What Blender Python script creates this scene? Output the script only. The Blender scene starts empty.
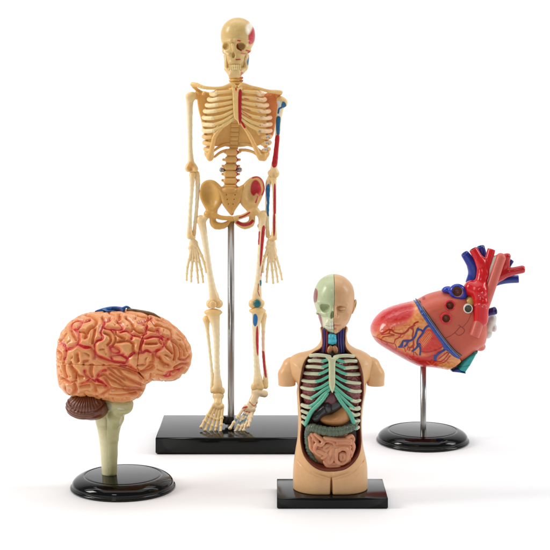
import bpy, math, random
import numpy as np
from mathutils.kdtree import KDTree

random.seed(7)
RNG = np.random.default_rng(7)

# ------------------------------------------------------------------ camera, world, lamps, exposure
S = 0.0005                 # metres per modelling unit
F = 1390.0                 # focal length in photo pixels (photo 550 px wide)
VX, VY = 275.0, 104.0      # principal point in the photo
H = 385.0                  # camera height above the table, in units

scene = bpy.context.scene
COL = scene.collection
cam_data = bpy.data.cameras.new("camera")
cam_data.sensor_width = 36.0
cam_data.lens = 36.0 * F / 550.0
cam_data.shift_x = (275.0 - VX) / 550.0
cam_data.shift_y = -(275.0 - VY) / 550.0
cam_data.clip_start = 0.02
cam_data.clip_end = 50.0
cam = bpy.data.objects.new("camera", cam_data)
COL.objects.link(cam)
cam.location = (0.0, -F * S, H * S)
cam.rotation_euler = (math.radians(90), 0, 0)
scene.camera = cam

world = bpy.data.worlds.new("World")
scene.world = world
world.use_nodes = True
bg = world.node_tree.nodes["Background"]
bg.inputs["Color"].default_value = (1.0, 1.0, 1.0, 1.0)
bg.inputs["Strength"].default_value = 0.17


def area(name, loc, target, sx, sy, power, color=(1, 1, 1)):
    d = bpy.data.lights.new(name, 'AREA')
    d.shape = 'RECTANGLE'
    d.size = sx
    d.size_y = sy
    d.energy = power
    d.color = color
    o = bpy.data.objects.new(name, d)
    COL.objects.link(o)
    o.location = loc
    from mathutils import Vector
    v = Vector(target) - Vector(loc)
    o.rotation_euler = v.to_track_quat('-Z', 'Y').to_euler()
    return o


area("softbox_key", (-0.95, -0.12, 0.62), (0, 0, 0.10), 0.25, 0.5, 6.5, (1.0, 0.985, 0.96))
area("softbox_side", (0.95, -0.05, 0.55), (0, 0, 0.10), 0.22, 0.6, 4.0, (1.0, 1.0, 1.0))
area("softbox_front", (-0.35, -1.0, 0.75), (0, 0, 0.10), 0.18, 0.18, 1.2, (1.0, 1.0, 1.0))
area("softbox_top", (0.0, 0.15, 1.25), (0, 0.12, 0.0), 1.6, 1.2, 7.6)
area("softbox_backdrop", (0.0, 0.35, 1.25), (0, 1.36, 0.55), 4.6, 0.5, 18.5)

scene.view_settings.view_transform = 'Standard'
scene.view_settings.look = 'None'
scene.view_settings.exposure = 0.0
scene.view_settings.gamma = 1.0
try:
    scene.cycles.use_denoising = True
except Exception:
    pass


# ------------------------------------------------------------------ colour and materials
def lin(c):
    return tuple(((v / 255) / 12.92 if v / 255 <= 0.04045 else (((v / 255) + 0.055) / 1.055) ** 2.4) for v in c)


def inp(b, n, v):
    if n in b.inputs:
        b.inputs[n].default_value = v


def material(name, rgb=None, rough=0.4, spec=0.5, metal=0.0, sss=0.0, sss_r=(1, .5, .3), coat=0.0,
             mottle=0.05, mscale=600.0, bump=0.0, bscale=1500.0, attr=False, rvar=0.0):
    m = bpy.data.materials.new(name)
    m.use_nodes = True
    nt = m.node_tree
    b = nt.nodes["Principled BSDF"]
    inp(b, "Roughness", rough)
    inp(b, "Metallic", metal)
    inp(b, "Specular IOR Level", spec)
    inp(b, "Coat Weight", coat)
    inp(b, "Coat Roughness", 0.12)
    if sss:
        inp(b, "Subsurface Weight", sss)
        inp(b, "Subsurface Radius", sss_r)
        inp(b, "Subsurface Scale", 0.0022)
    tc = nt.nodes.new("ShaderNodeTexCoord")
    no = nt.nodes.new("ShaderNodeTexNoise")
    no.inputs["Scale"].default_value = mscale
    no.inputs["Detail"].default_value = 3
    nt.links.new(tc.outputs["Object"], no.inputs["Vector"])
    mr = nt.nodes.new("ShaderNodeMapRange")
    mr.inputs["From Min"].default_value = 0.25
    mr.inputs["From Max"].default_value = 0.75
    mr.inputs["To Min"].default_value = 1 - mottle
    mr.inputs["To Max"].default_value = 1 + mottle
    nt.links.new(no.outputs["Fac"], mr.inputs["Value"])
    mx = nt.nodes.new("ShaderNodeMix")
    mx.data_type = 'RGBA'
    mx.blend_type = 'MULTIPLY'
    mx.inputs[0].default_value = 1.0
    if attr:
        at = nt.nodes.new("ShaderNodeAttribute")
        at.attribute_name = "Col"
        nt.links.new(at.outputs["Color"], mx.inputs[6])
    else:
        mx.inputs[6].default_value = (*lin(rgb), 1)
    nt.links.new(mr.outputs["Result"], mx.inputs[7])
    nt.links.new(mx.outputs[2], b.inputs["Base Color"])
    if rvar:
        r2 = nt.nodes.new("ShaderNodeMapRange")
        r2.inputs["To Min"].default_value = max(0.02, rough - rvar)
        r2.inputs["To Max"].default_value = rough + rvar
        nt.links.new(no.outputs["Fac"], r2.inputs["Value"])
        nt.links.new(r2.outputs["Result"], b.inputs["Roughness"])
    if bump:
        n2 = nt.nodes.new("ShaderNodeTexNoise")
        n2.inputs["Scale"].default_value = bscale
        n2.inputs["Detail"].default_value = 4
        nt.links.new(tc.outputs["Object"], n2.inputs["Vector"])
        bp = nt.nodes.new("ShaderNodeBump")
        bp.inputs["Strength"].default_value = bump
        bp.inputs["Distance"].default_value = 0.0004
        nt.links.new(n2.outputs["Fac"], bp.inputs["Height"])
        nt.links.new(bp.outputs["Normal"], b.inputs["Normal"])
    return m


# ------------------------------------------------------------------ frames: every thing is modelled in local units
# local axes: x right, y down, d towards the viewer; one unit = one photo pixel at the thing's own distance
def Q(p):
    """photo position x, y of a point standing d in front of the thing's own plane -> local position"""
    p = np.asarray(p, float)
    q = p.copy()
    s = 1 - p[..., 2] / F
    q[..., 0] = VX + (p[..., 0] - VX) * s
    q[..., 1] = VY + (p[..., 1] - VY) * s
    return q


class Thing:
    def __init__(s, name, k, x0, y0, label, category):
        s.k = k
        s.root = bpy.data.objects.new(name, None)
        COL.objects.link(s.root)
        s.org = s.world(np.array([[x0, y0, 0.0]]))[0]
        s.org[2] = 0.0
        s.root.location = s.org
        s.root.empty_display_size = 0.02
        s.root["label"] = label
        s.root["category"] = category

    def world(s, p):
        p = np.asarray(p, float)
        w = np.empty_like(p)
        w[:, 0] = (p[:, 0] - VX) * s.k * S
        w[:, 1] = (F * (s.k - 1) - p[:, 2] * s.k) * S
        w[:, 2] = (H - (p[:, 1] - VY) * s.k) * S
        return w


def signed_vol(v, f):
    a = v[f[:, 0]]
    vol = np.einsum('ij,ij->i', a, np.cross(v[f[:, 1]], v[f[:, 2]])).sum()
    vol += np.einsum('ij,ij->i', a, np.cross(v[f[:, 2]], v[f[:, 3]])).sum()
    return vol


def link_mesh(name, th, parts, mat, parent=None, label=None, smooth=True):
    """parts: list of (verts local (N,3), quads (M,4), colours (N,3) or None) -> ONE mesh object"""
    vs, fs, cs, n = [], [], [], 0
    for v, f, c in parts:
        v = th.world(v) - th.org
        f = np.asarray(f)
        if signed_vol(v, f) < 0:
            f = f[:, ::-1]
        vs.append(v)
        fs.append(f + n)
        cs.append(c if c is not None else np.ones((len(v), 3)))
        n += len(v)
    v = np.concatenate(vs)
    f = np.concatenate(fs)
    c = np.concatenate(cs)
    tri = f[:, 2] == f[:, 3]
    me = bpy.data.meshes.new(name)
    if tri.any():
        faces = [tuple(q[:3]) if t else tuple(q) for q, t in zip(f.tolist(), tri)]
        me.from_pydata(v.tolist(), [], faces)
    else:
        me.vertices.add(len(v))
        me.vertices.foreach_set("co", v.astype(np.float32).ravel())
        me.loops.add(len(f) * 4)
        me.loops.foreach_set("vertex_index", f.astype(np.int32).ravel())
        me.polygons.add(len(f))
        me.polygons.foreach_set("loop_start", np.arange(0, len(f) * 4, 4, dtype=np.int32))
        me.update(calc_edges=True)
    me.validate()
    ca = me.color_attributes.new("Col", 'FLOAT_COLOR', 'POINT')
    c4 = np.ones((len(v), 4), np.float32)
    c4[:, :3] = c
    ca.data.foreach_set("color", c4.ravel())
    if smooth:
        me.polygons.foreach_set("use_smooth", np.ones(len(me.polygons), bool))
    me.update()
    o = bpy.data.objects.new(name, me)
    COL.objects.link(o)
    me.materials.append(mat)
    if parent is None:
        o.parent = th.root
    else:
        o.parent = parent
    if label:
        o["label"] = label
    return o


# ------------------------------------------------------------------ implicit-surface modelling
def spline(pts, n=6, closed=False):
    P = np.asarray(pts, float)
    if len(P) < 3 and not closed:
        t = np.linspace(0, 1, n + 1)[:, None]
        return P[0] * (1 - t) + P[-1] * t
    if closed:
        A = np.concatenate([P[-1:], P, P[:2]])
    else:
        A = np.concatenate([2 * P[:1] - P[1:2], P, 2 * P[-1:] - P[-2:-1]])
    out = []
    for i in range(1, len(A) - 2):
        t = np.arange(n)[:, None] / n
        a, b, c, d = A[i - 1], A[i], A[i + 1], A[i + 2]
        out.append(0.5 * (2 * b + (c - a) * t + (2 * a - 5 * b + 4 * c - d) * t ** 2 + (-a + 3 * b - 3 * c + d) * t ** 3))
    if not closed:
        out.append(A[-2][None])
    return np.concatenate(out)


def smin(a, b, k):
    if k <= 0:
        return np.minimum(a, b)
    h = np.clip(0.5 + 0.5 * (b - a) / k, 0, 1)
    return b * (1 - h) + a * h - k * h * (1 - h)


def smax(a, b, k):
    return -smin(-a, -b, k)


def cap(p, q, r1, r2=None):
    p, q = np.asarray(p, float), np.asarray(q, float)
    r2 = r1 if r2 is None else r2
    ab = q - p
    L = max(float(ab @ ab), 1e-9)

    def fn(X, Y, D):
        t = np.clip(((X - p[0]) * ab[0] + (Y - p[1]) * ab[1] + (D - p[2]) * ab[2]) / L, 0, 1)
        return np.sqrt((X - p[0] - t * ab[0]) ** 2 + (Y - p[1] - t * ab[1]) ** 2 + (D - p[2] - t * ab[2]) ** 2) - (r1 + (r2 - r1) * t)
    r = max(r1, r2)
    return fn, np.minimum(p, q) - r, np.maximum(p, q) + r


def ell(c, r, ang=0.0, ax='d'):
    """ellipsoid; ang degrees turns it in the picture plane ('d'), about y ('y') or about x ('x')"""
    c, r = np.asarray(c, float), np.asarray(r, float)
    a = math.radians(ang)
    ca, sa = math.cos(a), math.sin(a)

    def fn(X, Y, D):
        x, y, z = X - c[0], Y - c[1], D - c[2]
        if ax == 'd':
            x, y = ca * x + sa * y, -sa * x + ca * y
        elif ax == 'y':
            x, z = ca * x + sa * z, -sa * x + ca * z
        else:
            y, z = ca * y + sa * z, -sa * y + ca * z
        k0 = np.sqrt((x / r[0]) ** 2 + (y / r[1]) ** 2 + (z / r[2]) ** 2)
        k1 = np.sqrt((x / r[0] ** 2) ** 2 + (y / r[1] ** 2) ** 2 + (z / r[2] ** 2) ** 2)
        return k0 * (k0 - 1) / np.maximum(k1, 1e-6)
    m = r.max() if ang else r
    return fn, c - m, c + m


def rbox(c, r, ang=0.0, rd=0.5):
    c, r = np.asarray(c, float), np.asarray(r, float)
    a = math.radians(ang)
    ca, sa = math.cos(a), math.sin(a)

    def fn(X, Y, D):
        x, y, z = X - c[0], Y - c[1], D - c[2]
        x, y = ca * x + sa * y, -sa * x + ca * y
        qx, qy, qz = abs(x) - r[0] + rd, abs(y) - r[1] + rd, abs(z) - r[2] + rd
        return np.sqrt(np.maximum(qx, 0) ** 2 + np.maximum(qy, 0) ** 2 + np.maximum(qz, 0) ** 2) + np.minimum(np.maximum(qx, np.maximum(qy, qz)), 0) - rd
    m = np.array([np.hypot(r[0], r[1])] * 2 + [r[2]])
    return fn, c - m, c + m


def sdpoly(P, X, Y):
    P = np.asarray(P, float)
    X, Y = np.broadcast_arrays(X, Y)
    d = np.full(X.shape, 1e9)
    s = np.ones(X.shape)
    n = len(P)
    for i in range(n):
        a, b = P[i], P[i - 1]
        ex, ey = b[0] - a[0], b[1] - a[1]
        wx, wy = X - a[0], Y - a[1]
        t = np.clip((wx * ex + wy * ey) / max(ex * ex + ey * ey, 1e-9), 0, 1)
        d = np.minimum(d, (wx - ex * t) ** 2 + (wy - ey * t) ** 2)
        c1, c2, c3 = Y >= a[1], Y < b[1], ex * wy > ey * wx
        s = np.where((c1 & c2 & c3) | (~c1 & ~c2 & ~c3), -s, s)
    return s * np.sqrt(d)


def inflate(poly, R, W, d0=0.0, sm=True):
    """outline rounded into a body: R = rounding radius in the plane, W = half depth"""
    P = np.asarray(poly, float)[:, :2]
    if sm:
        P = spline(P, 4, True)

    def fn(X, Y, D):
        s = sdpoly(P, X, Y)
        a = np.maximum(R + s, 0)
        b = (D - d0) * (R / W)
        return np.sqrt(a * a + b * b) - R
    lo = np.array([P[:, 0].min(), P[:, 1].min(), d0 - W])
    hi = np.array([P[:, 0].max(), P[:, 1].max(), d0 + W])
    return fn, lo, hi


def prism(poly, d0, d1, sm=True):
    P = np.asarray(poly, float)[:, :2]
    if sm:
        P = spline(P, 4, True)

    def fn(X, Y, D):
        return np.maximum(sdpoly(P, X, Y), abs(D - (d0 + d1) / 2) - (d1 - d0) / 2)
    return fn, np.array([P[:, 0].min(), P[:, 1].min(), d0]), np.array([P[:, 0].max(), P[:, 1].max(), d1])


def nets(v, lo, h):
    ins = v < 0
    nx, ny, nz = v.shape
    cnt = np.zeros((nx - 1, ny - 1, nz - 1), np.int8)
    for a in (0, 1):
        for b in (0, 1):
            for c in (0, 1):
                cnt += ins[a:nx - 1 + a, b:ny - 1 + b, c:nz - 1 + c]
    act = np.argwhere((cnt > 0) & (cnt < 8))
    idx = np.full(cnt.shape, -1, np.int64)
    idx[tuple(act.T)] = np.arange(len(act))
    acc = np.zeros((len(act), 3))
    num = np.zeros(len(act))
    cs = [(a, b, c) for a in (0, 1) for b in (0, 1) for c in (0, 1)]
    val = {c: v[act[:, 0] + c[0], act[:, 1] + c[1], act[:, 2] + c[2]] for c in cs}
    for c in cs:
        for ax in range(3):
            if c[ax] == 0:
                e = list(c)
                e[ax] = 1
                e = tuple(e)
                va, vb = val[c], val[e]
                m = (va < 0) != (vb < 0)
                t = np.where(m, va / np.where(va - vb == 0, 1, va - vb), 0)
                p = np.array(c, float)[None].repeat(len(act), 0)
                p[:, ax] += t
                acc[m] += p[m]
                num[m] += 1
    V = np.asarray(lo) + h * (act + acc / num[:, None])
    quads = []
    for ax in range(3):
        sl0 = [slice(1, -1)] * 3
        sl1 = [slice(1, -1)] * 3
        sl0[ax] = slice(0, -1)
        sl1[ax] = slice(1, None)
        A, B = ins[tuple(sl0)], ins[tuple(sl1)]
        for sign in (0, 1):
            m = (A & ~B) if sign else (~A & B)
            e = np.argwhere(m)
            off = np.ones(3, int)
            off[ax] = 0
            e = e + off
            o1, o2 = [(1, 2), (2, 0), (0, 1)][ax]
            d1 = np.zeros(3, int)
            d1[o1] = 1
            d2 = np.zeros(3, int)
            d2[o2] = 1
            q = [idx[tuple((e - s).T)] for s in (d1 * 0, d1, d1 + d2, d2)]
            q = np.stack(q, 1)
            if sign:
                q = q[:, ::-1]
            quads.append(q)
    Qd = np.concatenate(quads)
    Qd = Qd[(Qd >= 0).all(1)]
    return V, Qd


def vnormals(V, Fq):
    n = np.cross(V[Fq[:, 2]] - V[Fq[:, 0]], V[Fq[:, 3]] - V[Fq[:, 1]])
    N = np.zeros_like(V)
    for i in range(4):
        for a in range(3):
            N[:, a] += np.bincount(Fq[:, i], n[:, a], len(V))
    N /= np.maximum(np.linalg.norm(N, axis=1), 1e-12)[:, None]
    if signed_vol(V - V.mean(0), Fq) < 0:
        N = -N
    return N


def relax(V, Fq, it):
    for _ in range(it):
        A = np.zeros_like(V)
        c = np.zeros(len(V))
        for i in range(4):
            j = Fq[:, (i + 1) % 4]
            for a in range(3):
                A[:, a] += np.bincount(Fq[:, i], V[j, a], len(V)) + np.bincount(j, V[Fq[:, i], a], len(V))
            c += np.bincount(Fq[:, i], None, len(V)) + np.bincount(j, None, len(V))
        V = V * 0.4 + 0.6 * A / np.maximum(c, 1)[:, None]
    return V


def solid(prims, h=0.5, rx=1):
    """prims: (op, prim, k) with op '+' union, '-' cut, '&' keep -> vertices, quads, in local coordinates"""
    los = [p[1] for op, p, k in prims if op == '+']
    his = [p[2] for op, p, k in prims if op == '+']
    lo = np.min(los, 0) - 3 * h - 0.6
    hi = np.max(his, 0) + 3 * h + 0.6
    n = np.ceil((hi - lo) / h).astype(int) + 1
    ax = [(lo[i] + h * np.arange(n[i])).astype(np.float32) for i in range(3)]
    v = np.full(n, 9.0, np.float32)
    for op, p, k in prims:
        fn, a, b = p
        pad = 2 * h + 1.0 + k * 1.2
        i0 = np.clip(np.floor((a - pad - lo) / h).astype(int), 0, n)
        i1 = np.clip(np.ceil((b + pad - lo) / h).astype(int) + 1, 0, n)
        if op == '&':
            i0, i1 = np.zeros(3, int), n
        if (i1 <= i0).any():
            continue
        sl = tuple(slice(i0[j], i1[j]) for j in range(3))
        X = ax[0][sl[0]][:, None, None]
        Y = ax[1][sl[1]][None, :, None]
        D = ax[2][sl[2]][None, None, :]
        f = fn(X, Y, D).astype(np.float32)
        if op == '+':
            v[sl] = smin(v[sl], f, k)
        elif op == '-':
            v[sl] = smax(v[sl], -f, k)
        else:
            v[sl] = smax(v[sl], f, k)
    V, Fq = nets(v, lo, h)
    if rx:
        V = relax(V, Fq, rx)
    return V, Fq


def chain(pts, rad, k=0.0, sm=0):
    """list of '+' capsules through the photo points (x, y, d)"""
    P = Q(np.asarray(pts, float))
    r = np.asarray(rad, float) if np.ndim(rad) else np.full(len(P), float(rad))
    if sm:
        t = np.linspace(0, len(P) - 1, (len(P) - 1) * sm + 1)
        r = np.interp(t, np.arange(len(P)), r)
        P = spline(P, sm)
    return [('+', cap(P[i], P[i + 1], r[i], r[i + 1]), k) for i in range(len(P) - 1)]


def tube(pts, rad, seg=14, sm=5, flat=1.0, photo=True, col=None, capend='round', open_in=0.0):
    """swept tube through photo points with rounded ends, one closed quad mesh"""
    P = np.asarray(pts, float)
    if photo:
        P = Q(P)
    r = np.asarray(rad, float) if np.ndim(rad) else np.full(len(P), float(rad))
    if sm:
        t = np.linspace(0, len(P) - 1, (len(P) - 1) * sm + 1)
        r = np.interp(t, np.arange(len(r)), r)
        P = spline(P, sm)
    T = np.gradient(P, axis=0)
    T /= np.linalg.norm(T, axis=1)[:, None] + 1e-12
    up = np.array([0, 0, 1.0])
    if abs(T @ up).max() > 0.97:
        up = np.array([0.15, 0.9, 0.3])
        up /= np.linalg.norm(up)
    rings, cen = [], []
    if capend == 'round':
        pre = [(P[0] - T[0] * r[0] * math.sin(a), r[0] * math.cos(a), T[0]) for a in (1.5, 1.15, .8, .4)]
        post = [(P[-1] + T[-1] * r[-1] * math.sin(a), r[-1] * math.cos(a), T[-1]) for a in (.4, .8, 1.15, 1.5)]
    else:
        pre = [(P[0], r[0] * f, T[0]) for f in (0.02, .5, .93)] + [(P[0] + T[0] * r[0] * .06, r[0] * .99, T[0])]
        if open_in:
            post = [(P[-1], r[-1] * .98, T[-1]), (P[-1] + T[-1] * .12 * r[-1], r[-1] * .9, T[-1]),
                    (P[-1], r[-1] * open_in, T[-1]), (P[-1] - T[-1] * r[-1] * 0.9, r[-1] * open_in * .97, T[-1]),
                    (P[-1] - T[-1] * r[-1] * 0.95, r[-1] * open_in * .8, T[-1]), (P[-1] - T[-1] * r[-1] * 0.95, r[-1] * .02, T[-1])]
        else:
            post = [(P[-1], r[-1] * .99, T[-1]), (P[-1] + T[-1] * r[-1] * .06, r[-1] * .93, T[-1]),
                    (P[-1] + T[-1] * r[-1] * .06, r[-1] * .5, T[-1]), (P[-1] + T[-1] * r[-1] * .06, r[-1] * .02, T[-1])]
    secs = pre + [(P[i], r[i], T[i]) for i in range(1, len(P) - 1)] + post
    a = np.arange(seg) * 2 * math.pi / seg
    for c, rr, t in secs:
        u = np.cross(t, up)
        u /= np.linalg.norm(u) + 1e-12
        w = np.cross(u, t)
        rings.append(c + rr * (np.cos(a)[:, None] * u + flat * np.sin(a)[:, None] * w))
    V = np.concatenate(rings)
    n = len(rings)
    i = np.arange(n - 1)[:, None] * seg
    j = np.arange(seg)[None]
    j2 = (j + 1) % seg
    Fq = np.stack([i + j, i + j2, i + seg + j2, i + seg + j], -1).reshape(-1, 4)
    # close the tiny end holes with fans of quads
    e0 = [[0, 1, 2, 3]]
    for s, base in ((1, 0), (-1, (n - 1) * seg)):
        ids = [base + q for q in range(seg)]
        for q in range(1, seg - 2, 2):
            Fq = np.concatenate([Fq, np.array([[ids[0], ids[q], ids[q + 1], ids[q + 2]]])[:, ::-s]])
    c = None if col is None else np.tile(np.array(lin(col)), (len(V), 1))
    return V, Fq, c


def colours(V, rgb):
    return np.tile(np.array(lin(rgb), float), (len(V), 1))


def unq(V):
    s = 1 - V[:, 2] / F
    return VX + (V[:, 0] - VX) / s, VY + (V[:, 1] - VY) / s


def paint_line(V, C, pts, w, rgb, soft=0.5, front=True, sm=3, amount=1.0):
    x, y = unq(V)
    P = spline(pts, sm) if sm and len(pts) > 2 else np.asarray(pts, float)
    d = np.full(len(V), 1e9)
    for i in range(len(P) - 1):
        a, b = P[i], P[i + 1]
        e = b - a
        t = np.clip(((x - a[0]) * e[0] + (y - a[1]) * e[1]) / max(e @ e, 1e-9), 0, 1)
        d = np.minimum(d, np.hypot(x - a[0] - t * e[0], y - a[1] - t * e[1]))
    m = np.clip((w - d) / soft + 0.5, 0, 1) * amount
    if front is True:
        m = m * (V[:, 2] > np.median(V[:, 2]) - 0.3)
    elif front is not False:
        m = m * (V[:, 2] > front)
    C[:] = C * (1 - m[:, None]) + np.array(lin(rgb)) * m[:, None]


def paint_poly(V, C, pts, rgb, soft=0.6, front=True, sm=True, amount=1.0):
    x, y = unq(V)
    P = spline(pts, 4, True) if sm else np.asarray(pts, float)
    m = np.clip(-sdpoly(P, x, y) / soft + 0.5, 0, 1) * amount
    if front is True:
        m = m * (V[:, 2] > np.median(V[:, 2]) - 0.3)
    elif front is not False:
        m = m * (V[:, 2] > front)
    C[:] = C * (1 - m[:, None]) + np.array(lin(rgb)) * m[:, None]


def zt(ox, oy, s, pts):
    return [(ox + a / s, oy + b / s) for a, b in pts]


def lathe(th, name, cx, cy, prof, mat, parent=None, seg=128, label=None):
    """turned body about a vertical axis standing at local (cx, cy=foot line, d=0); prof: (radius, height)"""
    a = np.arange(seg) * 2 * math.pi / seg
    V = np.concatenate([np.stack([cx + r * np.cos(a), np.full(seg, cy - z), r * np.sin(a)], 1) for r, z in prof])
    n = len(prof)
    i = np.arange(n - 1)[:, None] * seg
    j = np.arange(seg)[None]
    j2 = (j + 1) % seg
    Fq = np.stack([i + j, i + j2, i + seg + j2, i + seg + j], -1).reshape(-1, 4)
    return link_mesh(name, th, [(V, Fq, None)], mat, parent, label)


def smooth3(shape, lo, h, wl, seed, band=0.25):
    """band-limited random field on a grid, wavelength wl"""
    r = np.random.default_rng(seed)
    f = np.fft.rfftn(r.standard_normal(shape))
    k = np.sqrt(sum(np.meshgrid(np.fft.fftfreq(shape[0], h) ** 2, np.fft.fftfreq(shape[1], h) ** 2, np.fft.rfftfreq(shape[2], h) ** 2, indexing='ij')))
    f *= np.exp(-((k - 1 / wl) / (band / wl)) ** 2)
    g = np.fft.irfftn(f, shape)
    return g / g.std()


def sample3(g, lo, h, V):
    q = (V - np.asarray(lo)) / h
    q = np.clip(q, 0, np.array(g.shape) - 1.001)
    i = q.astype(int)
    t = q - i
    o = 0
    for a in (0, 1):
        for b in (0, 1):
            for c in (0, 1):
                w = (t[:, 0] if a else 1 - t[:, 0]) * (t[:, 1] if b else 1 - t[:, 1]) * (t[:, 2] if c else 1 - t[:, 2])
                o = o + w * g[i[:, 0] + a, i[:, 1] + b, i[:, 2] + c]
    return o


def kd_dist(pts, V, cutoff=30.0):
    kd = KDTree(len(pts))
    for i, p in enumerate(pts):
        kd.insert(p, i)
    kd.balance()
    return np.array([kd.find(v)[2] for v in V])


def slab_base(th, name, x0, x1, d0, d1, y_foot, hgt, mat, ch=1.4):
    """rectangular stand with chamfered edges; local coordinates"""
    def ring(e, z):
        return [(x0 + e, y_foot - z, d0 + e), (x1 - e, y_foot - z, d0 + e), (x1 - e, y_foot - z, d1 - e), (x0 + e, y_foot - z, d1 - e)]
    prof = [(ch * .8, 0), (0.15, ch * .8), (0, ch), (0, hgt - ch * .55), (0.12, hgt - ch * .3), (ch * .3, hgt - .12), (ch * .55, hgt)]
    V = np.array([p for e, z in prof for p in ring(e, z)], float)
    Fq = [[i * 4 + j, i * 4 + (j + 1) % 4, i * 4 + 4 + (j + 1) % 4, i * 4 + 4 + j] for i in range(len(prof) - 1) for j in range(4)]
    n = len(prof) * 4
    Fq += [[3, 2, 1, 0], [n - 4, n - 3, n - 2, n - 1]]
    o = link_mesh(name, th, [(V, np.array(Fq), None)], mat, smooth=False)
    return o


# ------------------------------------------------------------------ shared materials
M_BLACK = material("black_gloss_plastic", (8, 9, 8), rough=0.08, spec=0.32, mottle=0.05, rvar=0.0)
M_SLAB = material("black_satin_plastic", (12, 14, 13), rough=0.13, spec=0.2, mottle=0.05, rvar=0.0)
M_STEEL = material("brushed_steel", (176, 174, 172), rough=0.28, metal=1.0, mottle=0.05, mscale=300)
M_PAINT = material("painted_plastic", rough=0.33, spec=0.45, attr=True, coat=0.25, mottle=0.04, sss=0.12, bump=0.03)
M_BONE = material("bone_plastic", rough=0.34, spec=0.45, attr=True, coat=0.12, mottle=0.06, sss=0.3, sss_r=(1.0, .72, .38), bump=0.04)
M_GLOSSP = material("glossy_paint", rough=0.24, spec=0.4, attr=True, coat=0.3, mottle=0.06, sss=0.0, bump=0.03)

# ------------------------------------------------------------------ setting: white table running up into a white backdrop
def build_setting():
    prof = [(-1.6, 0), (-0.6, 0), (0.2, 0), (0.7, 0), (0.9, 0.0), (1.02, .012), (1.14, .05), (1.24, .11), (1.31, .2), (1.35, .32), (1.36, .5), (1.36, 1.0), (1.36, 1.8)]
    xs = np.linspace(-4.0, 4.0, 17)
    V = [(x, y, z) for y, z in prof for x in xs]
    n = len(xs)
    Fq = [(i * n + j, i * n + j + 1, (i + 1) * n + j + 1, (i + 1) * n + j) for i in range(len(prof) - 1) for j in range(n - 1)]
    me = bpy.data.meshes.new("backdrop")
    me.from_pydata(V, [], Fq)
    me.polygons.foreach_set("use_smooth", np.ones(len(Fq), bool))
    o = bpy.data.objects.new("backdrop", me)
    COL.objects.link(o)
    m = material("white_paper", (246, 246, 247), rough=0.6, spec=0.25, mottle=0.004, mscale=20)
    me.materials.append(m)
    o["kind"] = "structure"
    o["label"] = "seamless white paper table and backdrop"


build_setting()


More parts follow.
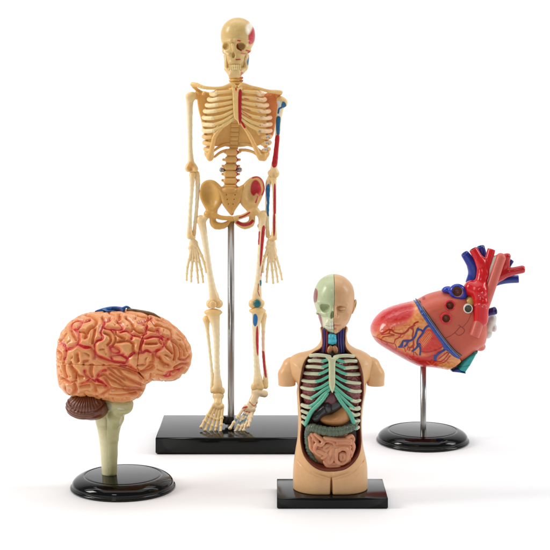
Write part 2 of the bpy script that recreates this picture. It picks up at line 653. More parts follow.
# ================================================================== BRAIN MODEL
def build_brain():
    th = Thing("brain_model", 1.004, 123, 487.5,
               "orange brain model with red arteries on a cream stem and round black stand", "brain model")
    cy = 487.5
    prof = [(0.01, 0), (49, 0), (51.5, .3), (52.4, 1.2), (52.4, 2.2), (51.6, 3.0), (50.6, 3.3), (50.3, 3.8), (50.6, 4.6), (50.3, 6.2), (49.2, 8.0),
            (47.2, 9.8), (44.5, 11.4), (41.6, 12.6), (39.8, 13.1), (38.9, 13.1), (38.5, 12.7), (38.2, 12.5), (37.8, 12.7), (37.0, 13.2), (36, 13.4), (0.01, 13.4)]
    lathe(th, "stand", 123, cy, prof, M_BLACK)

    out = zt(50, 295, 3.6667, [(28, 240), (32, 180), (50, 130), (85, 92), (130, 72), (200, 60), (280, 58), (340, 66), (400, 84), (450, 115), (490, 155),
                              (512, 195), (517, 235), (505, 272), (480, 295)])
    out += zt(110, 350, 7.3333, [(470, 212), (400, 214), (330, 212), (285, 232), (258, 250), (248, 292), (215, 337), (150, 362), (60, 370), (0, 358)])
    out += zt(50, 350, 7.3333, [(380, 350), (300, 335), (170, 325), (108, 290), (68, 225)])
    out = np.array(out)
    # pull the outline in: folds swell outwards again
    base = inflate(out, 30, 42)

    def depth_at(x, y):
        ds = np.arange(60, -2, -0.5)
        p = Q(np.stack([np.full(len(ds), x), np.full(len(ds), y), ds], 1))
        f = base[0](p[:, 0], p[:, 1], p[:, 2])
        w = np.where(f < 0)[0]
        return ds[w[0]] if len(w) else 3.0

    A, B, C_, D_ = (50, 300, 7.3333), (120, 300, 7.3333), (50, 350, 7.3333), (110, 350, 7.3333)
    ves = [(A, [(70, 315), (100, 325), (120, 360), (150, 355), (200, 325), (215, 290), (205, 245), (185, 215), (150, 205), (165, 175), (200, 155), (235, 150), (225, 180), (200, 220)]),
           (A, [(235, 170), (265, 160), (295, 150)]), (A, [(120, 360), (115, 400), (105, 440)]),
           (A, [(200, 325), (250, 345), (300, 350), (325, 380), (330, 420)]),
           (A, [(400, 145), (395, 180), (370, 230), (385, 280), (345, 300), (325, 340), (340, 400), (400, 430), (460, 450), (550, 460)]),
           (A, [(400, 145), (425, 158), (440, 140)]), (A, [(390, 200), (440, 215), (490, 215), (530, 215), (520, 180), (495, 160)]),
           (A, [(440, 345), (470, 345), (500, 360), (510, 380), (480, 390), (450, 375), (440, 345)]),
           (A, [(450, 405), (500, 405), (540, 400)]), (A, [(460, 450), (445, 410)]), (A, [(440, 345), (448, 380), (450, 405)]),
           (B, [(0, 235), (50, 225), (90, 255), (140, 265), (170, 285), (210, 275), (260, 265), (300, 275), (325, 305), (315, 345), (270, 370), (230, 385), (195, 370), (165, 385), (150, 360), (155, 330), (170, 295)]),
           (B, [(140, 170), (170, 160), (200, 150), (230, 130)]), (B, [(170, 180), (200, 190), (190, 215), (190, 245), (160, 260)]),
           (B, [(280, 215), (290, 245), (320, 270), (360, 280)]), (B, [(280, 215), (275, 240)]),
           (B, [(0, 400), (30, 415), (55, 430), (40, 460), (0, 455)]), (B, [(55, 430), (90, 395), (130, 390), (165, 385)]),
           (B, [(60, 480), (100, 510), (120, 530)]), (B, [(270, 370), (260, 400), (280, 420)]), (B, [(0, 480), (30, 482), (60, 480)]),
           (B, [(350, 530), (400, 520), (450, 510)]), (B, [(90, 255), (80, 290)]), (B, [(300, 275), (290, 300), (310, 320)]),
           (C_, [(255, 150), (260, 180), (290, 210), (270, 235), (230, 250)]),
           (C_, [(290, 210), (330, 225), (350, 190), (375, 160), (410, 145)]), (C_, [(350, 190), (345, 215), (385, 240), (415, 270)]),
           (D_, [(390, 185), (430, 195), (450, 165), (480, 145)]), (D_, [(430, 195), (470, 185), (520, 150)])]
    sul = [(A, [(310, 125), (340, 150), (330, 190), (290, 215), (270, 245), (255, 280)]), (A, [(215, 230), (260, 240), (265, 275)]),
           (A, [(330, 210), (320, 260), (310, 320)]), (A, [(385, 130), (400, 170)]), (A, [(400, 240), (440, 260), (445, 300), (420, 330)]),
           (A, [(450, 215), (475, 260), (480, 300), (460, 330)]), (A, [(480, 225), (490, 255), (550, 285)]), (A, [(490, 310), (550, 300)]),
           (A, [(200, 400), (205, 450)]), (A, [(150, 220), (170, 260), (190, 290)]), (A, [(510, 110), (510, 150)]), (A, [(255, 110), (310, 125)]),
           (A, [(120, 250), (100, 280), (70, 300)]), (A, [(60, 380), (85, 400), (80, 440)]),
           (B, [(45, 130), (80, 160), (95, 200), (80, 230)]), (B, [(95, 200), (130, 230), (180, 240)]), (B, [(100, 320), (95, 360), (110, 390)]),
           (B, [(190, 215), (250, 225), (275, 215)]), (B, [(260, 180), (320, 200), (370, 225), (380, 270), (345, 290)]),
           (B, [(345, 290), (340, 340), (385, 390)]), (B, [(380, 300), (400, 350), (405, 400), (400, 440)]),
           (B, [(380, 290), (420, 330), (440, 370), (440, 420)]), (B, [(420, 255), (450, 280), (470, 320), (490, 380)]),
           (B, [(290, 420), (320, 460), (360, 480)]), (B, [(230, 150), (260, 190)]),
           (B, [(270, 150), (340, 170), (400, 210), (440, 250), (490, 300), (515, 360)]), (B, [(430, 430), (480, 440), (510, 410)]),
           (B, [(240, 390), (240, 450), (200, 500), (150, 530)]), (B, [(0, 300), (60, 300), (95, 320)]), (B, [(400, 500), (450, 470), (500, 470)]),
           (B, [(190, 320), (270, 318)]), (B, [(130, 120), (180, 130), (230, 130)]), (B, [(440, 330), (465, 370), (470, 410)]),
           (C_, [(100, 90), (110, 150), (125, 200)]), (C_, [(150, 95), (160, 130), (185, 160), (190, 210)]),
           (C_, [(90, 210), (150, 240), (190, 225)]), (C_, [(190, 160), (210, 190), (245, 200)]), (C_, [(305, 110), (300, 160), (310, 200)]),
           (C_, [(350, 190), (400, 180), (450, 220), (550, 270)]), (C_, [(400, 200), (440, 270), (500, 285), (550, 290)]),
           (C_, [(180, 250), (190, 290), (180, 320)]), (C_, [(300, 230), (330, 260), (400, 265), (430, 290), (380, 330)]),
           (C_, [(430, 130), (500, 190), (550, 215)]), (C_, [(330, 260), (335, 310)]), (C_, [(225, 270), (290, 260)]),
           (D_, [(0, 175), (60, 215), (130, 270), (240, 285)]), (D_, [(60, 140), (100, 190), (160, 225), (240, 260)]),
           (D_, [(0, 285), (60, 290), (120, 290), (200, 290), (245, 290)]), (D_, [(200, 150), (240, 210)]),
           (D_, [(0, 125), (100, 140), (190, 165), (240, 215)]), (D_, [(350, 180), (400, 190), (450, 165), (540, 130)]),
           (D_, [(300, 90), (310, 130), (240, 160), (205, 160)]), (D_, [(370, 80), (400, 110)]), (D_, [(0, 325), (70, 330), (150, 320), (200, 310)])]

    def lift(lines):
        out3 = []
        for (ox, oy, s), pts in lines:
            P = spline(zt(ox, oy, s, pts), 5)
            L = np.concatenate([[0], np.cumsum(np.hypot(*np.diff(P, axis=0).T))])
            t = np.arange(0, L[-1], 0.5)
            xs, ys = np.interp(t, L, P[:, 0]), np.interp(t, L, P[:, 1])
            step = max(1, len(xs) // 12)
            keys = list(range(0, len(xs), step)) + [len(xs) - 1]
            dk = [depth_at(xs[i], ys[i]) for i in keys]
            ds = np.interp(np.arange(len(xs)), keys, dk)
            out3.append(Q(np.stack([xs, ys, ds], 1)))
        return np.concatenate(out3)
    V3, S3 = lift(ves), lift(sul)
    V3m, S3m = V3 * [1, 1, -1], S3 * [1, 1, -1]
    lo, h3 = np.array([40., 290., -60.]), 1.5
    shp = (112, 80, 80)
    G = smooth3(shp, lo, h3, 15, 3, 0.22)
    G2 = smooth3(shp, lo, h3, 9, 5, 0.4)
    G3 = smooth3(shp, lo, h3, 30, 9, 0.4)

    seam = Q(np.array([(30, 361.5, 38), (58, 361.6, 20), (75, 363, 34), (95, 364.3, 38), (115, 364.8, 40), (127, 368, 40), (136, 372.2, 40), (143, 380, 36), (150, 386, 30)], float))[:, :2]
    vert = Q(np.array([(145, 290, 5), (144, 309, 12), (146.5, 322, 30), (145.8, 331, 38), (141, 341, 40), (138.6, 354, 40), (137.2, 368, 40), (139, 373.6, 40), (143, 380, 36), (150, 386, 30)], float))[:, :2]
    temporal = np.concatenate([seam, [(150, 420), (30, 420)]])
    frontal = np.concatenate([vert, [(210, 390), (210, 285)]])
    parietal = np.concatenate([vert[:8], seam[:7][::-1], [(30, 285)]])

    def region(poly, g=0.07):
        P = np.asarray(poly)

        def fn(X, Y, D):
            return sdpoly(P, X, Y) + g + 0 * D
        return fn, np.array([0, 0, -99.]), np.array([999., 999., 99.])

    def make(name, poly, label=None):
        V, Fq = solid([('+', base, 0), ('&', region(poly), 0.5)], 0.55, 1)
        N = vnormals(V, Fq)
        dv = np.minimum(kd_dist(V3, V), kd_dist(V3m, V))
        dsu = np.minimum(kd_dist(S3, V), kd_dist(S3m, V))
        g, g2 = np.abs(sample3(G, lo, h3, V)), sample3(G2, lo, h3, V)
        dall = np.minimum(dv, dsu)
        wgt = np.clip((dall - 3.6) / 2.2, 0, 1)
        gen = 1 - np.exp(-g / 0.22)
        hv = 1 - 0.8 * np.exp(-(dv / 1.9) ** 1.3)
        hs = 1 - 1.0 * np.exp(-(dsu / 1.75) ** 1.3)
        hgt = np.minimum(hv, hs) * (1 - wgt * (1 - gen))
        bul = np.sqrt(np.clip(1 - (1 - np.clip(dall, 0, 5.5) / 5.5) ** 2, 0, 1))
        disp = 3.2 * hgt + 2.7 * bul * (1 - wgt) + 2.1 * wgt + 0.22 * g2 - 4.4
        disp += 0.75 * np.exp(-(dv / 0.85) ** 2)
        fis = np.exp(-(V[:, 2] / 1.4) ** 2) * (V[:, 1] < 372)
        disp -= 0.7 * fis
        # keep the cut faces flat: no displacement where the piece meets its neighbour
        sd = -region(poly, 0)[0](V[:, 0], V[:, 1], V[:, 2])
        ef = np.clip(sd / 1.6, 0, 1)
        isface = np.clip((sd - 0.15) / 0.5, 0, 1)
        inner = base[0](V[:, 0], V[:, 1], V[:, 2]) < -1.3
        disp = disp * np.where(inner, 0, 0.35 + 0.65 * ef)
        disp -= 0.15 * (1 - isface) * (~inner)
        V = V + N * disp[:, None]
        V = relax(V, Fq, 1)
        c = colours(V, (230, 142, 84))
        g3 = np.clip(0.5 + 0.35 * sample3(G3, lo, h3, V), 0, 1)[:, None]
        c = c * (1 - g3) + np.array(lin((232, 156, 94))) * g3
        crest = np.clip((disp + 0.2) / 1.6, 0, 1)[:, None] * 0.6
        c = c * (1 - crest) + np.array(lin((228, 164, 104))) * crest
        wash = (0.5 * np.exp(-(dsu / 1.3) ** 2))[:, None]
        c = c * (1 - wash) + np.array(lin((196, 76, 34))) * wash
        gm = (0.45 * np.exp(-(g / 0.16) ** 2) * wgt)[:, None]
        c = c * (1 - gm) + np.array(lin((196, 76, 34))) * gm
        pink = (0.6 * np.exp(-(dv / 2.4) ** 2))[:, None]
        c = c * (1 - pink) + np.array(lin((226, 84, 66))) * pink
        nz = np.clip(0.98 + 0.5 * g2, 0.3, 1.9)
        red = np.clip((0.95 * nz - dv) / 0.5 + 0.5, 0, 1)[:, None]
        c = c * (1 - red) + np.array(lin((200, 8, 16))) * red
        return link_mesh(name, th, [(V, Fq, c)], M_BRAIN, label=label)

    make("parietal_lobe", parietal)
    make("frontal_lobe", frontal)
    make("temporal_lobe", temporal)

    # blue veins and a brown strip along the top
    prs = chain([(96, 311.6, -1), (103, 310.2, -1), (110, 308.9, 0), (117, 308.6, 0), (124, 309.4, 0)], [1.2, 2.1, 2.3, 2.3, 1.7], 0.6, 4)
    prs += chain([(112, 307.4, 3), (118, 308.3, 2), (122, 311.5, 3), (121, 314, 4)], [1.0, 1.2, 1.3, 1.0], 0.8, 3)
    prs += chain([(122, 309, 0), (126, 306.8, 0), (129, 307.8, 0), (131, 309.5, -1)], [1.2, 1.0, .9, .7], 0.8, 3)
    prs += chain([(104, 309.5, 1), (108, 311.2, 4), (114, 310.6, 5)], [.9, .9, .6], 0.6, 3)
    V, Fq = solid(prs, 0.4)
    c = colours(V, (20, 92, 158))
    n = sample3(G2, lo, h3, V * [1, 1, 1.7])
    c = np.where((n > 1.3)[:, None], np.array(lin((60, 60, 130))), c)
    link_mesh("vein", th, [(V, Fq, c)], M_GLOSSP)
    prs = chain([(128, 309.8, 0), (136, 311.3, 1), (145, 312.6, 1), (153, 314.6, 1), (160, 318.0, 0)], [1.6, 2.0, 2.0, 2.0, 1.3], 0.6, 4)
    V, Fq = solid(prs, 0.4)
    N = vnormals(V, Fq)
    V = V + N * (0.5 * sample3(G2, lo, h3, V * [1.6, 1, 1]))[:, None]
    c = colours(V, (118, 88, 48))
    n = sample3(G2, lo + 1, h3, V[:, [0, 1, 2]])
    c = np.where((n > 0.9)[:, None], np.array(lin((60, 46, 34))), c)
    link_mesh("sagittal_strip", th, [(V, Fq, c)], M_PAINT)

    # cerebellum
    cc = Q((86.5, 404.5, 8))
    prs = [('+', ell(cc, (20.5, 14, 22), -6), 0), ('+', ell(Q((97, 408.5, 10)), (12, 10.5, 18), -20), 4)]
    V, Fq = solid(prs, 0.35)
    N = vnormals(V, Fq)
    fx, fy = 90.0, 382.0
    ang = np.arctan2(V[:, 0] - fx, V[:, 1] - fy)
    rad = np.hypot(V[:, 0] - fx, V[:, 1] - fy)
    up = 1 / (1 + np.exp((rad - 24.5 + 2.5 * np.sin(ang * 3)) / 0.7))
    rid1 = np.sin(ang * 46)
    low = np.hypot((V[:, 0] - 88) / 1.35, V[:, 1] - 392)
    rid2 = np.sin(low * 2 * math.pi / 2.4)
    rid = up * rid1 + (1 - up) * rid2 * np.clip((100 - V[:, 0]) / 8, 0.15, 1)
    V = V + N * (0.42 * rid - 1.2 * np.exp(-((rad - 24.5) / 0.8) ** 2))[:, None]
    c = colours(V, (104, 52, 28))
    t = np.clip(rid - 0.35, 0, 1)[:, None] * 0.55  # specular highlights along the ridges, painted into the colour
    c = c * (1 - t) + np.array(lin((168, 122, 84))) * t
    link_mesh("cerebellum", th, [(V, Fq, c)], M_PAINT)

    # stem: a pale post with an olive brain stem in front
    post = [('+', cap(Q((103.5, 424, -3)), Q((106.5, 440, 0)), 7.2, 7.0), 0), ('+', cap(Q((106.5, 440, 0)), Q((109.3, 476, 0)), 7.1, 7.1), 2)]
    cutp = Q((109, 474.5, 0))
    V, Fq = solid(post + [('+', ell(Q((103, 418, -3)), (8, 8, 8)), 3), ('&', rbox((109, 474.2 - 60, 0), (40, 60, 40), rd=.1), 0.2)], 0.5)
    c = colours(V, (236, 228, 180))
    paint_poly(V, c, [(111, 439), (114, 439), (115.2, 456), (112.2, 457)], (240, 236, 222), front=3, sm=False)
    paint_line(V, c, [(113, 443), (113.6, 452)], 0.35, (130, 120, 110), front=3, sm=0)
    link_mesh("stem_post", th, [(V, Fq, c)], M_PAINT)
    st = [('+', ell(Q((118, 403, 6)), (15.5, 9.0, 13), 6), 0), ('+', ell(Q((122, 409.5, 8)), (10.5, 5.6, 10), -8), 2),
          ('+', ell(Q((115.5, 418, 7)), (8.6, 9.5, 9), 20), 3), ('+', cap(Q((114, 424, 5)), Q((112.2, 438, 3.5)), 7.2, 6.0), 3),
          ('+', cap(Q((112.2, 438, 3)), Q((111.6, 472, 2)), 5.9, 5.5), 2), ('+', cap(Q((104, 405, 6)), Q((104, 412, 8)), 6, 5), 3),
          ('&', rbox((109, 474.3 - 60, 0), (40, 60, 40), rd=.1), 0.2)]
    V, Fq = solid(st, 0.45)
    c = colours(V, (190, 184, 132))
    for q in (((106, 406.5), (109, 405.5), (111, 408)), ((118, 408.5), (124, 409.5)), ((121.5, 417), (119.5, 424)), ((120, 426), (118.5, 428))):
        paint_line(V, c, q, 0.45, (214, 204, 196), front=6, sm=0)
    paint_poly(V, c, [(104.5, 404), (110, 403), (112, 408), (107, 411)], (140, 134, 112), front=6, soft=1.5, amount=.7)
    N = vnormals(V, Fq)
    V = V + N * (0.07 * sample3(G2, lo, h3, np.clip(V * [1, .8, 1] - [0, 0, 0], lo, None)))[:, None]
    link_mesh("brain_stem", th, [(V, Fq, c)], M_PAINT)


M_BRAIN = material("brain_painted_vinyl", rough=0.33, spec=0.45, attr=True, coat=0.3, mottle=0.05, sss=0.0, sss_r=(1.0, .4, .2), bump=0.05, bscale=1800)


# ================================================================== TORSO MODEL
SKIN = (224, 176, 124)
M_SKIN = material("skin_plastic", rough=0.38, spec=0.45, attr=True, coat=0.08, mottle=0.03, sss=0.25, sss_r=(1.0, .5, .3), bump=0.03)
M_ORGAN = material("organ_plastic", rough=0.34, spec=0.5, attr=True, coat=0.2, mottle=0.06, sss=0.1, bump=0.05)


def build_torso():
    th = Thing("torso_model", 0.975, 331.5, 500,
               "human torso model with half skull face, open chest and belly, on small black stand", "torso model")
    yf = 104 + H / 0.975            # table line at the thing's own distance
    slab_base(th, "stand", 276.6 + 0.3, 275 + 107.4 / 0.975, -34.5, 34.5, yf, 10.9, M_SLAB)
    top = yf - 10.9
    # ---- trunk
    out = [(321.5, 326), (321.3, 336), (319, 344), (311, 350), (299, 353), (292.5, 356), (288.5, 361), (290, 372), (297, 383), (296.6, 392), (297.6, 408), (298, 420), (297.6, 436), (295.4, 450),
           (293.4, 465), (292.9, 480), (293, 500), (293, 545), (330, 545), (367.6, 545), (367.6, 500), (367.6, 480), (366.8, 463), (363.5, 448), (362.2, 436), (362, 420), (363.4, 405), (366, 390), (366.5, 383), (371, 372),
           (373, 361), (369, 355), (362, 350.8), (355, 348), (348.5, 343), (346.6, 335), (346.4, 326)]
    trunk = inflate(out, 26, 25.5, 0)
    thigh = lambda x: ('+', ell((x, 478, 0), (19.6, 60, 21)), 4)
    cav = [(322.6, 322, 8), (322.4, 334, 10), (322.2, 346.4, 10), (313.0, 354, 14), (306.2, 360, 18), (302.4, 367, 16), (300.2, 378, 10), (299.4, 392, 9), (300.6, 408, 9), (301.6, 422, 10), (300.6, 438, 12),
           (302.2, 450, 15), (306, 458.5, 19), (314, 466.5, 22), (322, 470.4, 24), (330, 471.6, 25), (338, 471, 25), (346, 468.4, 23), (354, 462, 20), (359.5, 453, 15), (361.2, 442, 11), (360.4, 425, 9),
           (361, 408, 9), (363.2, 394, 8), (363, 380, 10), (361.4, 369, 16), (357.8, 360, 18), (350.8, 353.5, 14), (345.4, 346, 8), (345.2, 334, 10), (345.2, 322, 8)]
    cavp = Q(np.array(cav, float))[:, :2]
    ds_ = np.arange(26, -2, -0.25)

    def surf(x, y):
        f = trunk[0](np.full(len(ds_), x), np.full(len(ds_), y), ds_)
        w = np.where(f < 0)[0]
        return ds_[w[0]] if len(w) else 0.0
    prims = [('+', trunk, 0),
             ('-', ell(Q((331.4, 497, 25)), (1.0, 20, 9)), 2.6),
             ('-', ell((331.5, 497, -25), (1.2, 20, 9)), 2.6),
             ('-', cap(Q((294.5, 461, 13)), Q((311, 471.5, 24.9)), 0.6), 1.0), ('-', cap(Q((311, 471.5, 25)), Q((331, 477.5, 24.8)), 0.75), 1.3),
             ('-', cap(Q((366.5, 460, 13)), Q((352, 471, 24.9)), 0.6), 1.0), ('-', cap(Q((352, 471, 25)), Q((332, 477.5, 24.8)), 0.75), 1.3),
             ('+', cap((296, 372, 0), (298, 365, 0), 8, 8), 4), ('+', cap((366, 372, 0), (364, 365, 0), 8, 8), 4),
             ('&', rbox((331, top - 200, 0), (80, 200, 60), rd=.1), 1.2)]
    for g in ([(295.5, 460.5), (302, 466), (311, 471.5), (321, 475.6), (331, 478)], [(366.5, 460), (360, 466), (351, 471.5), (342, 475.6), (332, 478)]):
        gp = Q(np.array([(x, y, 18) for x, y in spline(g, 4)]))
        dd = np.array([surf(x, y) for x, y, _ in gp])
        dd = np.convolve(np.pad(dd, 2, mode='edge'), np.ones(5) / 5, 'valid')
        gp = [np.array([x, y, d + .2]) for (x, y, _), d in zip(gp, dd)]
        prims += [('-', cap(gp[i], gp[i + 1], .45, .45), .7) for i in range(len(gp) - 1)]
    shell_in = prism(cavp, -7, 60)
    V, Fq = solid(prims + [('-', shell_in, 1.2)], 0.55, 1)
    c = colours(V, SKIN)
    s = sdpoly(spline(cavp, 4, True), V[:, 0], V[:, 1])
    m = np.clip(0.5 - (s - 0.25) / 0.5, 0, 1) * (V[:, 2] > -8.5)
    c = c * (1 - m[:, None]) + np.array(lin((96, 38, 20))) * m[:, None]
    link_mesh("trunk", th, [(V, Fq, c)], M_SKIN)
    # moulded rim lining the opening, sloping into the cavity
    rim = spline(cavp, 4)
    cen = np.array([331.5, 405])
    rin = []
    for x, y in rim:
        d = surf(x, y)
        rin.append((np.array([x, y, d]), d))
    ring = []
    for i, (p, d) in enumerate(rin):
        t = (rin[min(i + 1, len(rin) - 1)][0] - rin[max(i - 1, 0)][0])[:2]
        nrm = np.array([-t[1], t[0]]) / (np.hypot(*t) + 1e-9)
        if nrm @ (cen - p[:2]) < 0:
            nrm = -nrm
        ring.append((p, nrm, d))
    rv, pr = [], [(0.6, 0.5), (0.1, 1.1), (-0.9, 0.9), (-2.0, -1.5), (-3.0, -8), (-3.2, -14), (0.9, -14)]
    for p, nrm, d in ring:
        for off, dd in pr:
            rv.append((p[0] - nrm[0] * off, p[1] - nrm[1] * off, max(d + dd - 2.2, -7.5)))
    rv = np.array(rv)
    n, mm = len(ring), len(pr)
    fq = [(i * mm + j, (i + 1) * mm + j, (i + 1) * mm + (j + 1) % mm, i * mm + (j + 1) % mm) for i in range(n - 1) for j in range(mm)]
    fq += [(0, 1, 2, 3), (0, 3, 4, 6), (4, 5, 6, 6)]
    link_mesh("cavity_rim", th, [(rv, np.array(fq), colours(rv, (112, 44, 22)))], M_ORGAN)
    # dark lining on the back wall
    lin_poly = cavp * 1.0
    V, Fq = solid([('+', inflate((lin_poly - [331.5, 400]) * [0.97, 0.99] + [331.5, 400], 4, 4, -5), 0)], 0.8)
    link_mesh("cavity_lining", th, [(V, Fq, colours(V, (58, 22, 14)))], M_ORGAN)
    # ---- arms
    for sx, pts in ((-1, [(291.6, 364.2), (287.0, 375), (286.8, 392)]), (1, [(370.6, 364), (375.4, 375), (376.0, 392)])):
        pr = [('+', cap((pts[0][0], pts[0][1] + 2.6, 0), (pts[1][0], pts[1][1], 0), 9.8, 8.9), 0), ('+', cap((pts[1][0], pts[1][1], 0), (pts[2][0], pts[2][1], 0), 8.9, 8.6), 2),
              ('&', rbox((331, 385.3 - 60, 0), (90, 60, 60), rd=.1), 0.7)]
        V, Fq = solid(pr, 0.5)
        link_mesh("upper_arm", th, [(V, Fq, colours(V, SKIN))], M_SKIN)

    # ---- neck parts
    V, Fq = solid(chain([(334, 322, 0), (334, 350, -1)], 11.5), 0.6)
    link_mesh("neck_core", th, [(V, Fq, colours(V, (64, 24, 20)))], M_ORGAN)
    V, Fq = solid([('+', ell(Q((332.3, 339.2, 14)), (3.4, 5.4, 3.2)), 0), ('+', cap(Q((330, 335.5, 14)), Q((329.6, 342.5, 14)), 1.5), 1), ('+', cap(Q((334.6, 335.8, 14)), Q((335, 342.5, 14)), 1.5), 1), ('+', ell(Q((330.5, 336.5, 15)), (2.2, 2.6, 3)), 1), ('+', ell(Q((334.5, 340.5, 15)), (2.2, 2.6, 3)), 1)], 0.3)
    link_mesh("larynx", th, [(V, Fq, colours(V, (66, 186, 208)))], M_ORGAN)
    V, Fq = solid([('+', ell(Q((329.8, 349.5, 13.5)), (2.6, 4.2, 2.6), 18), 0), ('+', ell(Q((335.4, 349.5, 13.5)), (2.6, 4.2, 2.6), -18), 1.5)], 0.3)
    link_mesh("thyroid", th, [(V, Fq, colours(V, (190, 130, 84)))], M_ORGAN)
    for x, cc, r in ((324.3, (58, 54, 130), 1.05), (326.6, (170, 36, 50), .8), (341.0, (58, 54, 130), 1.1), (338.6, (80, 50, 120), .8), (322.9, (120, 30, 40), .7), (343.2, (40, 44, 110), .9)):
        s = np.sign(x - 333)
        v = tube([(x, 329, 11), (x - s * .3, 340, 12), (x + s * .6, 352, 11.5)], r, col=cc)
        link_mesh("neck_vessel", th, [v], M_ORGAN)

    # ---- chest
    def dc(x, y=380):
        return 26.0 * math.sqrt(max(0.0, 1 - ((x - 331.5) / 36.0) ** 2)) - 2.5
    T1 = (295, 330, 6.875)
    T2 = (295, 400, 6.875)
    CREAM, TEAL = (198, 200, 166), (88, 176, 146)
    bones = [(T1, [(108, 176), (150, 172), (200, 176), (238, 184)]), (T1, [(100, 212), (140, 210), (188, 214)]), (T1, [(84, 252), (130, 252), (192, 258)]),
             (T1, [(70, 296), (115, 300), (168, 302)]), (T1, [(55, 346), (100, 354), (146, 354)]), (T1, [(50, 396), (90, 406), (132, 408)]), (T1, [(52, 450), (80, 462), (112, 470)]),
             (T1, [(50, 514), (75, 522), (102, 526)]), (T2, [(50, 36), (80, 48), (108, 50)]), (T2, [(50, 75), (70, 84), (92, 92)]), (T2, [(54, 113), (70, 122), (86, 128)]), (T2, [(54, 152), (66, 162), (76, 168)]),
             (T1, [(400, 180), (350, 176), (300, 180), (274, 186)]), (T1, [(420, 214), (380, 212), (334, 216)]), (T1, [(426, 256), (385, 258), (340, 262)]), (T1, [(442, 302), (400, 305), (350, 304)]),
             (T1, [(442, 364), (395, 362), (350, 354)]), (T1, [(446, 420), (410, 422), (370, 412)]), (T1, [(442, 484), (415, 490), (388, 482)]), (T1, [(440, 540), (420, 544), (400, 536)]),
             (T2, [(437, 52), (410, 60), (380, 52)]), (T2, [(437, 98), (410, 104), (385, 90)]), (T2, [(437, 142), (415, 148), (395, 136)]), (T2, [(434, 188), (418, 196), (404, 184)])]
    for t, pts in bones:
        p = zt(*t, pts)
        far = p[0]
        s = -1 if far[0] < 331 else 1
        q = [(far[0] + s * 0.3, far[1] - 0.2, dc(far[0]) - 5)] + [(x, y, dc(x)) for x, y in p]
        link_mesh("rib", th, [tube(q, [1.3] + [1.75] * (len(q) - 1), col=CREAM, seg=12)], M_ORGAN)
    cart = [(T1, [(183, 214), (205, 210), (236, 200)], 1.6), (T1, [(188, 256), (210, 248), (236, 236)], 1.6), (T1, [(164, 302), (195, 292), (238, 268)], 1.6),
            (T1, [(142, 354), (180, 346), (240, 312)], 1.6), (T1, [(128, 408), (180, 392), (242, 352)], 1.6), (T1, [(106, 470), (150, 446), (205, 405), (246, 380)], 1.6),
            (T1, [(98, 526), (140, 502), (190, 450), (246, 400)], 1.7),
            (T1, [(338, 217), (315, 212), (278, 198)], 1.6), (T1, [(344, 262), (315, 250), (278, 234)], 1.6), (T1, [(354, 304), (320, 292), (278, 268)], 1.6),
            (T1, [(354, 354), (320, 342), (276, 314)], 1.6), (T1, [(374, 412), (330, 392), (274, 350)], 1.6), (T1, [(392, 482), (340, 448), (272, 384)], 1.6),
            (T1, [(404, 538), (360, 500), (310, 450), (268, 402)], 1.7)]
    for t, pts, r in cart:
        q = [(x, y, dc(x) + 0.15) for x, y in zt(*t, pts)]
        link_mesh("cartilage", th, [tube(q, r, col=TEAL, seg=12)], M_ORGAN)
    mL = [(x, y, dc(x) + .6) for x, y in zt(295, 400, 6.875, [(222, -45), (185, 5), (148, 42), (118, 72), (98, 105), (84, 140), (72, 172)])]
    mR = [(x, y, dc(x) + .6) for x, y in zt(295, 400, 6.875, [(282, -45), (312, 5), (346, 50), (374, 86), (392, 125), (406, 165), (418, 196)])]
    for q in (mL, mR):
        pr = chain(q, [1.7, 1.8, 1.9, 2.0, 2.1, 1.9, 1.6], 0.5, 3)
        V, Fq = solid(pr, 0.35)
        link_mesh("costal_margin", th, [(V, Fq, colours(V, TEAL))], M_ORGAN)
    st = zt(295, 330, 6.875, [(212, 178), (240, 184), (256, 190), (272, 184), (300, 178), (298, 196), (280, 215), (277, 300), (276, 380), (262, 428), (252, 428), (234, 380), (232, 300), (229, 215), (214, 196)])
    stp = Q(np.array([(x, y, 25) for x, y in st]))[:, :2]
    V, Fq = solid([('+', inflate(stp, 2.2, 2.2, 24.4), 0)], 0.35)
    link_mesh("sternum", th, [(V, Fq, colours(V, (206, 204, 164)))], M_ORGAN)
    # ---- lungs, heart hint
    lo, h3 = np.array([290., 340., -20.]), 1.0
    G = smooth3((90, 140, 60), lo, h3, 2.6, 21, 0.5)
    for xs in (-1, 1):
        pr = [('+', ell((331.5 + xs * 16.5, 384, 6), (13.5, 30, 12.5)), 0), ('+', ell((331.5 + xs * 14, 368, 5), (10, 14, 12)), 4)]
        V, Fq = solid(pr, 0.5)
        N = vnormals(V, Fq)
        g = sample3(G, lo, h3, V)
        V = V + N * (0.22 * g)[:, None]
        c = colours(V, (118, 48, 44))
        t = np.clip(g * 0.5, 0, 1)[:, None]
        c = c * (1 - t) + np.array(lin((160, 92, 84))) * t
        link_mesh("lung", th, [(V, Fq, c)], M_ORGAN)
    V, Fq = solid([('+', ell(Q((331, 396, 15)), (8, 10, 7), 20), 0)], 0.5)
    link_mesh("heart_muscle", th, [(V, Fq, colours(V, (96, 40, 44)))], M_ORGAN)
    # ---- liver, stomach
    lv = [(314, 420), (313.5, 415), (318, 409), (325, 402), (333, 397), (342, 399), (345, 404), (341, 410), (334, 414), (326, 417), (320, 421)]
    lv = Q(np.array([(x, y, 19) for x, y in lv], float))[:, :2]
    V, Fq = solid([('+', inflate(lv, 6, 9, 10), 0), ('+', ell(Q((328, 407.5, 19)), (3.4, 5.5, 4), -10), 1.5), ('+', ell(Q((316, 418, 15)), (4, 4, 4)), 2)], 0.45)
    link_mesh("liver", th, [(V, Fq, colours(V, (50, 50, 50)))], M_ORGAN)
